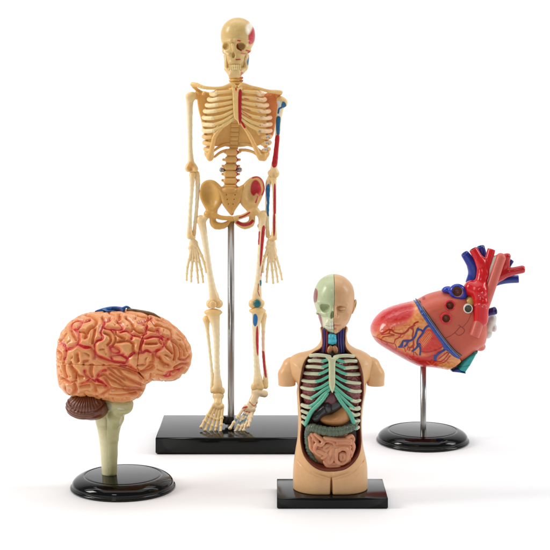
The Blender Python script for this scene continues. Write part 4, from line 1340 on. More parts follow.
def build_skeleton():
    th = Thing("skeleton_model", 1.137, 231, 442,
               "full cream skeleton model hanging on a steel pole above a wide black rectangular stand", "skeleton model")
    k = 1.137
    yf = 104 + H / k
    hb = 18.7 / k
    dF, dB = (k - 1.098) * F / k, (k - 1.178) * F / k
    slab_base(th, "stand", 275 - 131.2 / k, 275 + 32 / k, dB, dF, yf, hb, M_SLAB, ch=2.2)
    top = yf - hb
    lathe(th, "pole", 231, top + 0.3, [(0.01, 0), (3.3, 0), (3.35, .3), (3.35, top - 221), (0.01, top - 221)], M_STEEL, seg=40)
    V, Fq = solid([('+', rbox((229.5, 420.0, 0), (4.6, 3.9, 3.9), rd=.6), 0), ('+', rbox((225.4, 419, 3), (3.0, 3.6, 2.6), 12, rd=.5), 0), ('-', rbox((224.2, 419.4, 6.2), (.8, 4, 1.4), 12, rd=.2), 0)], 0.4)
    link_mesh("clamp", th, [(V, Fq, colours(V, (34, 28, 24)))], M_PAINT)

    def bone(name, prims, col=BONE, paint=None, h=0.36, parent=None, mat=None, tint=True):
        V, Fq = solid(prims, h)
        c = colours(V, col)
        if name in ('humerus', 'radius', 'ulna', 'femur', 'tibia', 'fibula'):
            t = (V[:, 1] - V[:, 1].min()) / np.ptp(V[:, 1])
            w = np.clip(np.exp(-(t / .16) ** 2) + np.exp(-((1 - t) / .16) ** 2), 0, 1)[:, None]
            c = np.array(lin((246, 230, 192))) * (1 - w) + np.array(lin((238, 202, 136))) * w
        if paint:
            for kind, pts, w, rgb, *fr in paint:
                f_ = fr[0] if fr else True
                if kind == 'l':
                    paint_line(V, c, pts, w, rgb, soft=.45, front=f_)
                else:
                    paint_poly(V, c, pts, rgb, soft=w, front=f_)
        return link_mesh(name, th, [(V, Fq, c)], mat or M_BONE, parent=parent)

    # ---------------- skull
    SK = (205, 10, 7.857)
    cr = [('+', ell((237.8, 36.5, -3), (17.2, 18.6, 19), 0), 0), ('+', ell((236.6, 47, 1), (14.6, 9.5, 13)), 2), ('+', ell((238.0, 32, 3), (15, 13, 14)), 5), ('+', ell((236.5, 48, 8), (13.5, 9, 9)), 5), ('+', ell((235.8, 58, 9), (8.6, 8, 7.5)), 3.5),
          ('+', cap(Q((224, 41.5, 11)), Q((231, 40.6, 17)), 1.5, 1.7), 2), ('+', cap(Q((235, 40.6, 17)), Q((248.6, 42, 10)), 1.7, 1.5), 2),
          ('-', ell(Q((225.4, 46.2, 16)), (4.1, 3.7, 8), 6), 1.0), ('-', ell(Q((240.6, 46.4, 16)), (4.6, 3.8, 8), -4), 1.0),
          ('-', ell(Q((233.4, 55.2, 19)), (2.0, 3.4, 6)), .9), ('+', cap(Q((232.6, 44.5, 17.2)), Q((233.2, 50.5, 18.6)), 1.1, 1.2), 1.2),
          ('+', cap(Q((224.2, 52.3, 10.5)), Q((229, 54.5, 15)), 1.7, 1.6), 1.8), ('+', cap(Q((249.4, 51, 7)), Q((240, 54.5, 15)), 1.6, 1.7), 1.8),
          ('+', cap(Q((250.4, 50.5, -6)), Q((249.4, 51, 7)), 1.1, 1.2), .8), ('+', cap(Q((222.8, 51, -4)), Q((223.5, 52, 9)), 1.0, 1.2), .8),
          ('+', ell((236, 61, 2), (10.4, 11, 8)), 2.5),
          ('+', ell(Q((234.6, 62.5, 11)), (6.6, 3.4, 5.5)), 2)]
    seamp = Q((236, 37.8, 15))
    skull = bone("skull", cr + [('-', (lambda: ((lambda X, Y, D: np.maximum(abs(Y - seamp[1]) - .06, -(np.sqrt((X - 237.8) ** 2 + (D + 1) ** 2) - 15.5))), np.array([215., seamp[1] - 1, -25]), np.array([260., seamp[1] + 1, 25])))(), .3)], (216, 184, 120),
                 [('p', zt(*SK, [(366, 132), (390, 146), (404, 180), (398, 222), (372, 264), (346, 266), (340, 215), (348, 165)]), .5, (196, 52, 62), -16),
                  ('p', zt(*SK, [(320, 130), (355, 100), (375, 130), (345, 190), (325, 180)]), 2.2, (244, 236, 214), -16),
                  ('l', zt(*SK, [(258, 240), (275, 243)]), .8, (202, 60, 60)), ('l', zt(*SK, [(255, 270), (258, 300), (285, 320)]), .7, (168, 52, 40)),
                  ('l', zt(*SK, [(325, 318), (350, 325), (340, 335)]), .8, (186, 60, 54)), ('l', zt(*SK, [(245, 390), (275, 388)]), .7, (180, 56, 50)),
                  ('l', zt(*SK, [(350, 365), (340, 400)]), .9, (40, 116, 140), -6), ('l', zt(*SK, [(285, 340), (325, 345)]), .7, (196, 110, 80))], h=0.38)
    jaw = [('+', ell((226.6, 62, 2), (2.6, 10, 6)), 0), ('+', ell((246.2, 61, 2), (2.6, 10, 6)), 0), ('+', ell((236, 71, 5), (9.4, 5, 6)), 2), ('+', cap(Q((225.4, 56, 3)), Q((227.0, 69, 5)), 1.9, 1.9), 0), ('+', cap(Q((226.2, 69, 5)), Q((231, 75, 13)), 2.0, 2.3), 1.5), ('+', cap(Q((231, 75, 13)), Q((238.6, 75, 13)), 2.5, 2.5), 1.5),
           ('+', cap(Q((238.6, 75, 13)), Q((244.6, 69, 5)), 2.3, 2.0), 1.5), ('+', cap(Q((244.6, 69, 5)), Q((247.4, 56, 2)), 1.9, 1.9), 1.5), ('+', ell(Q((234.8, 71, 13.4)), (5.6, 3.2, 2.6)), 1.5)]
    bone("jaw", jaw, (228, 198, 140), [('p', zt(*SK, [(280, 490), (298, 490), (298, 520), (282, 520)]), .8, (206, 110, 90)), ('p', zt(*SK, [(330, 400), (350, 365), (352, 395), (335, 435)]), .6, (44, 118, 142), -6),
                                        ('l', zt(*SK, [(315, 380), (312, 410)]), .8, (240, 240, 232), -6)], parent=skull)
    te = []
    for i in range(7):
        x = 229.4 + i * 1.75
        dd = 16.6 - 0.25 * (i - 3) ** 2
        te += [('+', rbox(Q((x, 66.0, dd - .4)), (.8, 1.4, .9), rd=.5), .3), ('+', rbox(Q((x, 68.7, dd - .6)), (.8, 1.2, .9), rd=.5), .3)]
    bone("teeth", te, (236, 208, 150), h=0.25, parent=skull)
    # ---------------- spine
    for i, y in enumerate(np.linspace(77.5, 89, 5)):
        x = 236.0
        bone("vertebra", [('+', ell((x, y, 0), (6.0, 2.0, 5.6)), 0), ('+', cap((x - 6, y + .3, -1), (x + 6, y + .3, -1), 1.3, 1.3), 1.2)], (236, 196, 120), [('l', [(240, y), (243, y + .5)], .7, (200, 70, 60))] if i != 2 else None)
    for i, y in enumerate(np.linspace(94, 148, 13)):
        bone("vertebra", [('+', rbox((237 - i * .3, y, -12.6), (4.4, 2.35, 3.2), rd=1.4), 0)], (232, 192, 118), h=.5)
    LY = [152.5, 159.5, 166.8, 174, 181.2, 187.6]
    LX = [231.8, 231.2, 230.6, 230.4, 230.4, 230.2]
    for i, (x, y) in enumerate(zip(LX, LY)):
        w = 5.9 + i * .25
        pr = [('+', rbox((x, y, -4), (w, 3.2, 5.4), rd=2.2), 0), ('-', ell((x - w - .3, y, -5), (1.1, 1.6, 4)), .8), ('-', ell((x + w + .3, y, -5), (1.1, 1.6, 4)), .8),
              ('+', cap((x - 4, y + 1, -8), (x - 8.2, y - .5 + (i % 2), -9), 1.7, 1.3), 1), ('+', cap((x + 4, y + 1, -8), (x + 8.2, y - .5 + (i % 2), -9), 1.7, 1.3), 1)]
        bone("vertebra", pr, (230, 182, 108), [('l', [(x + w - .6, y - 2), (x + w + .4, y), (x + w - .4, y + 2)], .7, (180, 40, 40), -9)])
        if i < 5:
            bone("disc", [('+', ell((x - .2, y + 3.5, -5), (w - .7, 1.7, 5)), 0)], (214, 160, 92))
    for x in (221.4, 239.8):
        s = -1 if x < 230 else 1
        y = 170
        pr = [('+', cap((x - s * 6, y, -6), (x, y, -4), 1.1), 0), ('+', ell((x, y, -3), (2.3, 2.6, 2.3)), .5), ('-', rbox((x, y, -.6), (.35, 3, .8), 30 * s, rd=.1), 0), ('+', ell((x - s * 2.2, y + .2, -4), (1.0, 2.7, 2.4)), .2)]
        V, Fq = solid(pr, .3)
        link_mesh("screw", th, [(V, Fq, None)], M_STEEL)
    # ---------------- ribcage
    L = [((211, 94), (217, 92.4), (231.5, 91)), ((208.8, 99.4), (219, 98.5), (232, 97)), ((206.6, 105), (217.5, 104.8), (232, 102)), ((204.8, 111), (216, 110.9), (232.2, 106.8)),
         ((203.7, 117.5), (213.4, 118.2), (232.6, 111.3)), ((203.4, 124), (214, 125), (233, 115.3)), ((203.5, 130.5), (214, 130.5), (233.6, 118.5))]
    back = [90 + 4.9 * i for i in range(12)]
    for s in (-1, 1):
        def X(x):
            return x if s < 0 else 474 - x
        for i, (sd, jn, en) in enumerate(L):
            mid = ((jn[0] + en[0]) / 2, (jn[1] + en[1]) / 2 + (1.2 if i > 3 else .3))
            pts = [(X(233), back[i], -13), (X(222), back[i] + 1, -14), (X(sd[0] + 3.5), sd[1] - 1.5, -8), (X(sd[0]), sd[1], 0), (X(sd[0] + 3.4), sd[1] + .7, 7.5), (X(jn[0]), jn[1], 12)]
            tb = tube(pts, [1.1, 1.4, 1.8, 2.1, 2.25, 2.1], col=(246, 222, 172) if s < 0 else (242, 206, 160), seg=12)
            if s > 0 and i > 0:
                mr = random.Random(i)
                for _ in range(5):
                    mx, my = X(sd[0]) - mr.uniform(0.5, 13), sd[1] + mr.uniform(-1.4, 1.8)
                    paint_line(tb[0], tb[2], [(mx, my), (mx - mr.uniform(.6, 2.4), my + mr.uniform(-.5, .5))], mr.uniform(.2, .5), mr.choice([(176, 60, 44), (238, 232, 220), (60, 100, 130), (200, 110, 60)]), front=2, sm=0)
            rb = link_mesh("rib", th, [tb], M_BONE)
            pts = [(X(jn[0] - .5), jn[1], 12.0), (X(mid[0]), mid[1], 13.6), (X(en[0]), en[1], 13.4)]
            t = tube(pts, [1.95, 1.7, 1.7], col=(234, 198, 130), seg=12)
            if s > 0 and i in (1, 3, 4):
                paint_line(t[0], t[2], [(X(en[0]) + 2, en[1] + 1.2), (X(mid[0]), mid[1] + 1.4)], .5, (176, 70, 50), front=False)
            link_mesh("cartilage", th, [t], M_BONE, parent=rb)
        low = [((203.8, 136.5), (211.5, 137)), ((204.3, 142.5), (211.5, 144)), ((205.2, 149), (210.6, 150.5))]
        for i, (sd, en) in enumerate(low):
            pts = [(X(233), back[7 + i], -13), (X(220), back[7 + i] + 1, -14), (X(sd[0] + 3), sd[1] - 2, -8), (X(sd[0]), sd[1], 0), (X(sd[0] + 2.5), sd[1] + 1, 6), (X(en[0]), en[1], 9)]
            t = tube(pts, [1.2, 1.6, 1.9, 2.2, 2.3, 2.0], col=(236, 194, 124), seg=12)
            if s > 0:
                a = X(sd[0])
                paint_line(t[0], t[2], [(a - 4, sd[1] - 1.2), (a - 1, sd[1] - 1.8)], 1.1, (236, 236, 232), front=-3, sm=0)
                paint_line(t[0], t[2], [(a - 3.5, sd[1] + 1.0), (a - 1.0, sd[1] - .4)], .55, (44, 96, 150), front=-3, sm=0)
                paint_line(t[0], t[2], [(a - 1.2, sd[1] + 2.0), (a - .6, sd[1] + 1.4)], .4, (150, 40, 40), front=-3, sm=0)
            link_mesh("rib", th, [t], M_BONE)
        if s < 0:
            mg = [(210.5, 157, 8), (211.6, 150, 9.6), (213, 143, 10.6), (214.6, 136.6, 11.8), (220, 129.5, 13), (226.5, 122.6, 13.6), (233.8, 119.6, 13.2)]
            g2 = [(214, 133, 11), (218, 126, 12.5), (225, 120.5, 13), (232, 117.5, 13)]
        else:
            mg = [(260.5, 158, 8), (257, 151, 9.6), (253.8, 144, 10.6), (250, 136, 11.8), (246, 129.6, 13), (241.8, 123.6, 13.6), (239, 119, 13.2)]
            g2 = [(259, 134, 11), (255, 127, 12.5), (248, 120.5, 13), (242, 116.5, 13)]
        pr = chain(mg, [2.8, 2.4, 2.0, 1.9, 1.6, 1.5, 1.4], .8, 3) + chain(g2, 1.35, .8, 2) + [('+', ell((X(210.2), 156, 5), (3.8, 5.2, 5), 0), 2.5), ('+', ell((X(206.6), 153, 2), (2.2, 4, 4), 0), 2)]
        bone("costal_margin", pr, (230, 184, 112), [('l', [(241.6, 122), (244.6, 127.2)], 1.1, (186, 30, 34))] if s > 0 else [('l', [(208, 140), (207.4, 143)], 1.3, (214, 140, 84), 0)])
        for q in ([(X(234), 144, -12), (X(226), 144.6, -10), (X(219), 147.2, -6), (X(213), 151.5, -1)], [(X(234), 150, -11), (X(227), 150.3, -9), (X(220), 152.6, -5), (X(214.5), 157, 0)]):
            link_mesh("rib", th, [tube(q, [1.6, 1.6, 1.4, 1.2], col=(236, 194, 126), seg=12)], M_BONE)
        sc = [(196.5, 93), (203, 91), (214, 95), (216, 106), (212, 122), (207, 138), (203.2, 134), (200.5, 120), (197.5, 108)]
        sc = [(X(x) + (3 if s > 0 else 0), y) for x, y in sc]
        bone("scapula", [('+', inflate(sc, 1.5, 1.5, -9), 0), ('+', cap((X(216), 100, -11), (X(197), 90 + (3 if s > 0 else 0), -6), 1.2, 1.7), 1.2), ('+', cap((X(197), 90 + (3 if s > 0 else 0), -6), (X(193.8), 86.5 + (7 if s > 0 else 0), 1), 1.7, 2.0), 1.0), ('+', ell((X(196.5) , 95.5, -3), (3.0, 4.2, 3.2)), 1.5),
                         ('+', cap((X(203), 93, -6), (X(203.5), 94, 3), 1.3, 1.5), 1)], (228, 182, 104) if s < 0 else (232, 156, 92), [('p', [(268, 95), (274, 92), (276, 100), (270, 100)], 1, (226, 150, 80), -4)] if s > 0 else None)
    # solid back of the chest
    pl = [(212, 92), (222, 87), (237, 86), (252, 87), (262, 92), (266, 104), (267, 122), (265.5, 140), (258, 146), (248, 146.5), (240, 147.5), (230, 147.5), (222, 146.5), (213, 146), (207, 140), (206, 122), (207, 104)]

    def bowl(P, bulge=7.0):
        P = spline(P, 4, True)

        def fn(X, Y, D):
            s = sdpoly(P, X, Y)
            dc = -12.5 + 9.0 * ((X - 237) / 30.0) ** 2
            return smax(s, abs(D - dc) - 1.0, 1.0)
        return fn, np.array([200., 84., -17.]), np.array([272., 150., -3.])
    bone("chest_back", [('+', bowl(pl), 0)], (234, 196, 122), h=.6)
    st = [(231.6, 86.5), (235, 88), (238.6, 88), (242.4, 86.5), (242, 92), (241.6, 110), (241.8, 120), (239.2, 125), (237.2, 121), (234, 118), (233, 108), (232.4, 93)]
    bone("sternum", [('+', inflate([(x, y) for x, y, _ in Q(np.array([(a, b, 14) for a, b in st], float))], 1.6, 1.6, 14), 0)], (236, 200, 132),
         [('p', [(238.4, 92), (241.8, 91), (242.4, 106), (242.6, 120), (240, 124), (238.4, 118)], .5, (172, 20, 34), 13), ('p', [(235, 87.6), (237, 88), (236.4, 91), (235.4, 90)], .4, (196, 40, 40), 13)])
    # clavicles
    bone("clavicle", chain([(192.6, 84.4, 2), (197, 85, 5), (204, 87.4, 9), (214, 88.2, 11), (223, 87.6, 12), (231.5, 84.6, 12.5), (234.6, 87, 13)], [2.4, 2.1, 1.8, 1.6, 1.7, 2.1, 2.0], .5, 3), (230, 192, 122))
    bone("clavicle", chain([(280.4, 92.6, 2), (275, 91.8, 5), (268, 91.0, 9), (259, 88.6, 11), (250, 86.6, 12), (243, 84.6, 12.5), (239.6, 87, 13)], [2.3, 2.0, 1.7, 1.5, 1.6, 2.1, 2.0], .5, 3), (230, 190, 124),
         [('l', [(250.5, 89.8), (255, 90)], .5, (200, 60, 50)), ('l', [(272, 93.4), (277, 93.6)], .5, (150, 110, 70))])

    # ---------------- arms
    hum = lambda q, r: chain(q, r, 1.0, 2)
    bone("humerus", hum([(191, 97, 0), (189.6, 104, 0), (189.8, 125, 0), (190.2, 150, 0), (191.0, 160, 0)], [4.0, 3.3, 2.6, 2.3, 2.9]) +
         [('+', ell((192.5, 96, 0), (4.2, 4.2, 4)), 2), ('+', ell((189, 97, 1), (3.4, 4, 3.4)), 2), ('+', ell((191.2, 167, 0), (5.6, 5.6, 4)), 2.5), ('+', ell((187.6, 168.6, .5), (2.6, 3, 3)), 1.5), ('+', ell((195.6, 169, .5), (2.6, 3.2, 3)), 1.5),
          ('-', ell((191.3, 169, 4.5), (2.4, 3, 2.4)), 1.5)], (240, 202, 138), [('p', [(187, 164), (191, 162), (194, 166), (191, 171), (187.5, 169)], 2, (226, 170, 92), 1)])
    bone("radius", chain([(192.3, 177, 1), (191.6, 190, 1), (190.2, 210, 1.5), (189.5, 228, 2), (189.9, 236, 2)], [2.7, 2.0, 1.9, 2.2, 2.9], 1, 3) + [('+', ell((192.6, 175, 0), (3.6, 3.6, 3)), 1), ('+', ell((191.5, 237.2, 2), (4.3, 2.1, 2.8)), 1)], (242, 210, 152))
    bone("ulna", chain([(197.0, 173.4, -1), (197.8, 184, -1), (196.7, 207, 0), (194.6, 228, 0), (193.8, 235, 0)], [2.5, 2.2, 1.7, 1.7, 2.0], 1, 3), (240, 206, 146))
    bone("humerus", hum([(282.0, 101, 0), (280.4, 108, 0), (278.6, 120, 0), (277.4, 140, 0), (275.4, 158, 0), (273.8, 168, 0)], [3.9, 3.2, 2.7, 2.4, 2.6, 3.2]) +
         [('+', ell((280.5, 100.5, 0), (4.2, 4.2, 4)), 2), ('+', ell((285, 103, 1), (2.6, 4, 3)), 2), ('+', ell((274, 173.5, 0), (5.4, 5, 4)), 2.5), ('+', ell((269.8, 173, .5), (2.2, 2.6, 2.8)), 1.5), ('-', ell((274, 175, 4.5), (2.2, 2.6, 2.2)), 1.5)],
         (240, 206, 148), [('p', [(282.5, 101.5), (285.5, 103), (286.2, 106), (283.6, 107.8), (281, 107)], .5, BLUE_, -2), ('p', [(276.8, 102), (280, 101.5), (281, 108), (279, 118), (277, 112)], .6, (232, 236, 236), -2),
                           ('l', [(281.5, 107.5), (279, 109), (278.2, 113)], .9, BLUE_, -2), ('p', [(276, 118), (280.4, 117), (280, 126), (279.4, 134.5), (276.6, 134)], .5, BLUE_, -2),
                           ('p', [(275.4, 136.5), (279.4, 136), (278.4, 150), (277, 165.5), (272, 166), (273.6, 150)], .5, RED_, -3)])
    bone("ulna", chain([(268.6, 181, -1), (267.8, 190, -1), (267.2, 210, 0), (267.4, 228, 0), (267.8, 236, 0)], [2.7, 2.3, 1.8, 1.7, 2.1], 1, 3) + [('+', ell((270.5, 178.5, -1), (3.2, 3.6, 3)), 1)], (240, 212, 160),
         [('p', [(266, 188), (269.4, 184), (270, 196), (269.8, 206), (267, 203)], .5, (20, 110, 168), -4), ('p', [(266.6, 204), (270, 206), (269, 216), (266.8, 214)], .5, (24, 112, 160), -4), ('l', [(266.4, 240), (266.8, 243)], .7, BLUE_, -3)])
    bone("radius", chain([(273.6, 180, 1), (274.2, 190, 1), (274.4, 210, 1.5), (274.2, 228, 2), (273.8, 237, 2)], [2.7, 2.0, 1.8, 2.1, 3.0], 1, 3) + [('+', ell((272.6, 238.6, 2), (4.4, 2.1, 2.8)), 1), ('+', ell((272.8, 178.8, 0), (4.0, 2.6, 3)), 1)], (240, 208, 156),
         [('p', [(273.6, 187), (275.8, 186), (276, 212), (275.4, 213.5), (273.4, 213)], .4, (186, 40, 52), -3), ('p', [(273.2, 215), (275.2, 215), (275.2, 231), (273.8, 236.5), (273, 230)], .4, (176, 36, 50), -3)])

    def hand(carpal, fingers, r=1.85, col=BONE, cr_=4.6, paint=None):
        pr = []
        rr = random.Random(3)
        cx, cy_ = carpal
        pr.append(('+', ell((cx, cy_ - 2.3, .5), (4.6, 4.4, 2.2)), .5))
        pr.append(('+', cap((cx - 1.2, cy_ - 8.4, .8), (cx - .4, cy_ - 3, .6), 2.2, 2.8), 1))
        pr.append(('+', ell((cx + .6, cy_ + 6, .2), (5.4, 7.5, 1.6)), .5))
        for a in range(7):
            pr.append(('+', ell((cx + rr.uniform(-3.6, 3.6), cy_ + rr.uniform(-3.6, 3.2), rr.uniform(-.6, 1.6)), (2.4, 2.2, 2.0)), .7))
        for pts in fingers:
            n = len(pts)
            for i in range(n - 1):
                a, b = np.array([*pts[i], 1.0 + .5 * i]), np.array([*pts[i + 1], 1.5 + .5 * i])
                rs = r * (1.0 - 0.1 * i)
                pr.append(('+', cap(a, b, rs * .8, rs * .74), .35))
                pr.append(('+', ell(b, (rs * 1.0, rs * .95, rs * .95)), .5))
        return bone("hand", pr, col, paint, h=.3)
    hand((193.6, 245.8), [[(192, 248), (189.4, 259), (187.6, 266.5), (187.0, 273), (186.8, 279.5)], [(193.6, 249), (192.6, 261), (191.7, 270), (191.4, 276), (191.4, 281)], [(195.2, 249), (196.2, 261), (197.2, 270), (197.8, 277), (198.3, 282.3)],
                          [(196.6, 249), (199, 260.5), (201.3, 269), (202.6, 276), (203.2, 281.5)], [(197.4, 246.5), (201.6, 255.5), (204.4, 263), (206.3, 271.5)]], col=(244, 220, 172))
    hand((271.0, 245.5), [[(268, 247), (265.2, 256), (263.2, 264), (262.8, 271.5)], [(269, 249), (268.6, 260), (267.4, 269), (267.0, 276), (266.8, 281.5)], [(270.8, 249), (271.2, 261), (272.2, 270), (272.8, 277), (273.2, 282.5)],
                          [(272.4, 249), (274, 260), (275.8, 269), (277, 276), (277.6, 281.5)], [(273.6, 248), (276.4, 257), (279, 266), (280.9, 273), (281.8, 278.8)]], col=(244, 220, 172))

    # ---------------- pelvis
    PV = (190, 160, 6.4706)
    il = zt(*PV, [(64, 240), (66, 185), (80, 148), (114, 128), (156, 132), (192, 160), (216, 195), (218, 240), (204, 285), (180, 325), (176, 365), (150, 372), (118, 340), (88, 298)])
    ir = zt(*PV, [(318, 195), (342, 160), (372, 128), (410, 106), (448, 108), (474, 136), (484, 190), (464, 250), (440, 300), (420, 340), (392, 352), (356, 318), (328, 285), (316, 240)])
    sa = zt(*PV, [(166, 165), (190, 172), (218, 188), (250, 194), (288, 188), (325, 168), (348, 160), (343, 215), (333, 262), (315, 292), (290, 330), (279, 356), (263, 356), (244, 334), (216, 296), (200, 262), (184, 212)])
    GP = (214, 166, 86)
    pr = [('+', inflate(il, 4, 5.0, 0), 0), ('-', ell(Q(np.array([*zt(*PV, [(122, 222)])[0], 5.5])), (7.4, 12, 5.2), -14), 4), ('+', ell(Q(np.array([*zt(*PV, [(118, 350)])[0], 2])), (4.6, 4.2, 4.6)), 2)]
    pr += chain([(*p, 4) for p in zt(*PV, [(150, 352), (190, 370), (230, 376), (272, 378)])], [2.6, 2.0, 1.9, 2.3], 1.5, 2)
    pr += chain([(*p, 1) for p in zt(*PV, [(150, 355), (148, 400), (170, 425), (215, 425), (250, 405), (278, 388)])], [2.8, 3.0, 3.5, 2.9, 2.0, 1.7], 1.5, 2)
    bone("hip_bone", pr, GP)
    pr = [('+', inflate(ir, 4, 5.0, 0), 0), ('-', ell(Q(np.array([*zt(*PV, [(412, 204)])[0], 5.5])), (7.2, 11.5, 5.2), 16), 4), ('+', ell(Q(np.array([*zt(*PV, [(418, 335)])[0], 2])), (4.6, 4.2, 4.6)), 2)]
    pr += chain([(*p, 4) for p in zt(*PV, [(400, 340), (370, 352), (330, 368), (290, 376)])], [2.6, 1.9, 1.8, 2.3], 1.5, 2)
    pr += chain([(*p, 1) for p in zt(*PV, [(398, 345), (402, 380), (392, 412), (355, 426), (318, 414), (288, 386)])], [2.7, 2.7, 3.2, 3.2, 2.3, 1.7], 1.5, 2)
    bone("hip_bone", pr, (220, 178, 110), [('p', zt(*PV, [(398, 150), (425, 128), (452, 150), (462, 195), (450, 235), (432, 215), (412, 232), (392, 205)]), 1.2, (192, 26, 30), -5),
                                          ('l', zt(*PV, [(405, 116), (440, 110), (470, 140), (480, 190), (466, 225)]), .8, (196, 44, 50), -6), ('l', zt(*PV, [(440, 235), (425, 275)]), .8, (190, 40, 36), -5),
                                          ('l', zt(*PV, [(320, 372), (350, 362), (385, 340)]), .8, (180, 34, 34), -6), ('l', zt(*PV, [(308, 405), (345, 420), (385, 412), (405, 395)]), 1.5, (176, 26, 34), -6)])
    pr = [('+', inflate(sa, 4.5, 4.6, 1.6), 0), ('+', ell(Q(np.array([*zt(*PV, [(256, 192)])[0], 4])), (7, 3, 4)), 1.5)]
    for y, dx in ((225, 28), (255, 22), (285, 15)):
        for s in (-1, 1):
            pr.append(('-', ell(Q(np.array([*zt(*PV, [(264 + s * dx, y)])[0], 6.4])), (.8, .8, 1.6)), .4))
    pr += [('-', cap(Q(np.array([*zt(*PV, [(232, y)])[0], 6.8])), Q(np.array([*zt(*PV, [(300, y)])[0], 6.8])), .3), .9) for y in (212, 242, 272)]
    bone("sacrum", pr, (208, 158, 84), [('l', zt(*PV, [(278, 350), (285, 345)]), .7, (190, 50, 40))])

    # ---------------- legs
    fem = chain([(201.6, 222, 1), (203.6, 232, 1), (206.4, 250, 2), (209.6, 272, 3), (212.6, 290, 3), (214.4, 298, 3)], [3.9, 3.2, 2.8, 2.8, 3.6, 5.0], 1.2, 3)
    fem += [('+', ell((200.8, 219.6, 0), (4.4, 4.6, 4)), 2), ('+', cap((202, 222, 1), (207.6, 214.4, 2), 3.0, 3.0), 1.5), ('+', ell((208.6, 213.6, 2), (4, 4, 4)), 1), ('+', ell((204.5, 231.5, 0), (2, 2, 2)), 1.5),
            ('+', ell((210.4, 303.4, 2), (4.3, 4.6, 4.6)), 2), ('+', ell((218.6, 303.4, 2), (4.4, 4.6, 4.6)), 2)]
    bone("femur", fem, (240, 204, 142))
    bone("patella", [('+', ell((213.2, 303.4, 8), (3.6, 4.0, 2.2)), 0)], (236, 200, 140))
    tib = chain([(213.6, 315, 2), (215.4, 324, 2), (216.6, 340, 2), (216.8, 360, 2), (217.2, 376, 2), (217.8, 386, 2)], [6.0, 4.0, 3.0, 2.6, 3.0, 4.6], 1.5, 3)
    tib += [('+', ell((213.2, 312.0, 2), (9.2, 3.6, 5.6)), 2), ('+', ell((215.8, 321, 5), (2.4, 3.4, 2.2)), 2), ('+', ell((222.4, 390.5, 2), (2.6, 3.4, 3)), 1.5), ('+', ell((216, 389, 2), (5.2, 4, 4)), 1.5)]
    bone("tibia", tib, (242, 210, 150))
    bone("fibula", chain([(206.6, 320, -1), (207.4, 330, -1), (209.6, 350, -1), (211.6, 370, 0), (212.6, 380, 1), (212.4, 391, 1)], [3.0, 1.8, 1.5, 1.5, 1.9, 2.4], 1.2, 3) + [('+', ell((206.4, 319.4, -1), (3.8, 4.0, 3)), 1.5)], (238, 210, 156))
    fem = chain([(262.6, 216, 1), (262.0, 228, 1), (260.6, 248, 2), (259.2, 270, 3), (257.6, 288, 3), (256.8, 297, 3)], [4.0, 3.2, 2.8, 2.8, 3.6, 4.8], 1.2, 3)
    fem += [('+', ell((263.4, 214.6, 0), (3.9, 4.4, 4)), 2), ('+', cap((262, 217, 1), (256.6, 211.5, 2), 3.0, 3.0), 1.5), ('+', ell((255.6, 210.6, 2), (3.9, 3.9, 3.9)), 1), ('+', ell((259, 226, 0), (2, 2, 2)), 1.5),
            ('+', ell((252.6, 303.4, 2), (4.2, 4.6, 4.6)), 2), ('+', ell((260.4, 303.2, 2), (4.3, 4.6, 4.6)), 2)]
    bone("femur", fem, (242, 208, 150), [('p', [(262, 228), (265, 227), (263.4, 244), (261.6, 262), (259.8, 266), (260.4, 248)], .5, RED_), ('l', [(259.4, 232), (258.6, 244)], .8, RED_), ('l', [(260.8, 281), (261, 285)], 1.1, TEAL_), ('l', [(258.6, 284), (258, 290)], .5, (176, 100, 60)),
                                         ('l', [(262.5, 266), (261, 276)], .4, (196, 90, 80)), ('l', [(257.8, 291), (259.5, 296)], .45, (190, 96, 70))])
    bone("patella", [('+', ell((257.4, 302.6, 8), (3.7, 4.0, 2.2)), 0)], (24, 108, 116))
    tib = chain([(258.0, 312, 2), (256.4, 322, 2), (255.8, 340, 2), (256.4, 360, 2), (257.4, 374, 2), (258.2, 382, 2)], [5.8, 4.0, 3.0, 2.6, 3.2, 4.8], 1.5, 3)
    tib += [('+', ell((257.4, 310.4, 2), (8.6, 3.0, 5.6)), 2), ('+', ell((255.6, 319, 5), (2.6, 4, 2.2)), 2), ('+', ell((254.2, 386.5, 2), (3.4, 4.4, 3.4)), 1.5), ('+', ell((260, 386, 2), (4.6, 4, 4)), 1.5)]
    bone("tibia", tib, (242, 210, 150), [('p', [(253.4, 315), (256, 314), (257.8, 318), (257, 324), (255, 326.5), (253, 323)], .5, (24, 112, 176)), ('p', [(256.4, 328), (258, 327), (258.6, 342), (258.2, 355), (256.8, 353), (255.8, 340)], .5, (192, 34, 48))])
    bone("fibula", chain([(263.4, 316, -1), (263.4, 326, -1), (263.2, 345, -1), (264.2, 362, 0), (265.6, 374, 1), (265.4, 386, 1)], [3.2, 2.0, 1.6, 1.6, 2.0, 3.0], 1.2, 3) + [('+', ell((263.2, 315.6, -1), (3.6, 4.2, 3)), 1.5)], (240, 202, 138),
         [('p', [(262, 352), (264.4, 352), (265.6, 366), (266.8, 377), (264.8, 376), (263, 364)], .4, (190, 52, 66), -4), ('l', [(263.4, 332), (263.2, 350)], 1.0, (240, 204, 186), -4)])

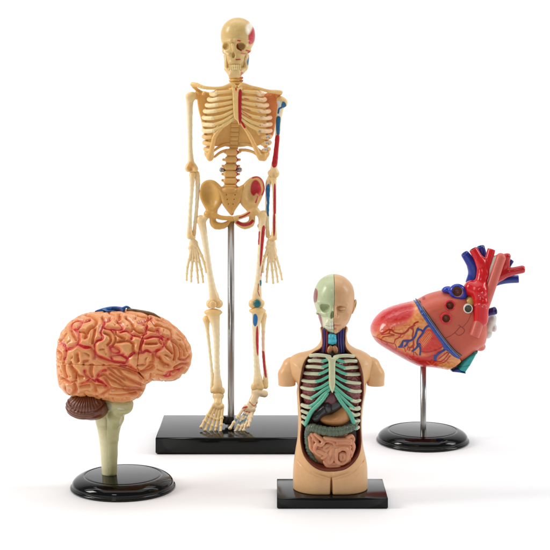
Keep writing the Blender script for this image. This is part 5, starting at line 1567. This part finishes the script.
    def foot(ank, heel, toes, cols, paint=None):
        rr = random.Random(5)
        pr = [('+', ell((ank[0], ank[1], 1), (5.8, 4.6, 5)), 0), ('+', cap((ank[0], ank[1] + 1, 0), (heel[0], heel[1], -6), 3.6, 3.6), 2)]
        base = np.array([ank[0], ank[1] + 6.0])
        pr.append(('+', cap((ank[0], ank[1], 1), (toes[2][0][0] * .8 + ank[0] * .2, toes[2][0][1] - 4, 5), 4.0, 4.2), 1.2))
        for pts in toes:
            a0 = np.array(pts[0])
            for t in (0.25, 0.6, 0.9):
                c_ = base * (1 - t) + a0 * t
                pr.append(('+', ell((c_[0], c_[1], 3 + 5 * t), (2.1, 2.8, 2.4)), .6))
            n = len(pts)
            for i in range(n - 1):
                d0, d1 = 7 + 4.0 * i, 11 + 4.0 * i
                a, b = np.array([*pts[i], d0], float), np.array([*pts[i + 1], d1], float)
                rs = 2.05 - .12 * i
                pr.append(('+', cap(a, b, rs * .78, rs * .7), .35))
                pr.append(('+', ell(b, (rs, rs * .95, rs)), .5))
        return bone("foot", pr, cols, paint, h=.32)

    def toe(a, b):
        a, b = np.array(a, float), np.array(b, float)
        return [tuple(a + (b - a) * t) for t in (-.1, .42, .72, 1.0)]
    foot((218.2, 395.5), (217.5, 397), [toe((212.6, 406), (202.2, 422.6)), toe((215, 407), (205.9, 425.6)), toe((217.6, 408), (210.4, 428.2)), toe((220.2, 408), (215.4, 429.6)), toe((222.8, 407), (221.2, 427.2))], (242, 210, 152))
    foot((257.0, 391.5), (264.6, 395), [toe((243, 408), (230.6, 423.8)), toe((246, 409.5), (235.4, 427.4)), toe((248.4, 410.5), (239.6, 428.2)), toe((250.8, 411), (244.2, 425.8)), toe((253, 410), (248.6, 421.8))], (238, 214, 172),
         [('l', [(241.5, 408), (247, 407)], .9, (198, 66, 60), 3), ('l', [(235, 419), (240, 423), (246, 419)], 1.3, (120, 150, 160), 8), ('l', [(242, 414), (247, 415.5)], .8, (130, 158, 166), 8), ('l', [(249.5, 402), (254, 406), (257, 403)], .5, (190, 110, 90), 0), ('l', [(244.5, 411), (250, 412.5)], .5, (196, 90, 80), 3)])
    return th


build_brain()
build_torso()
build_heart()
build_skeleton()
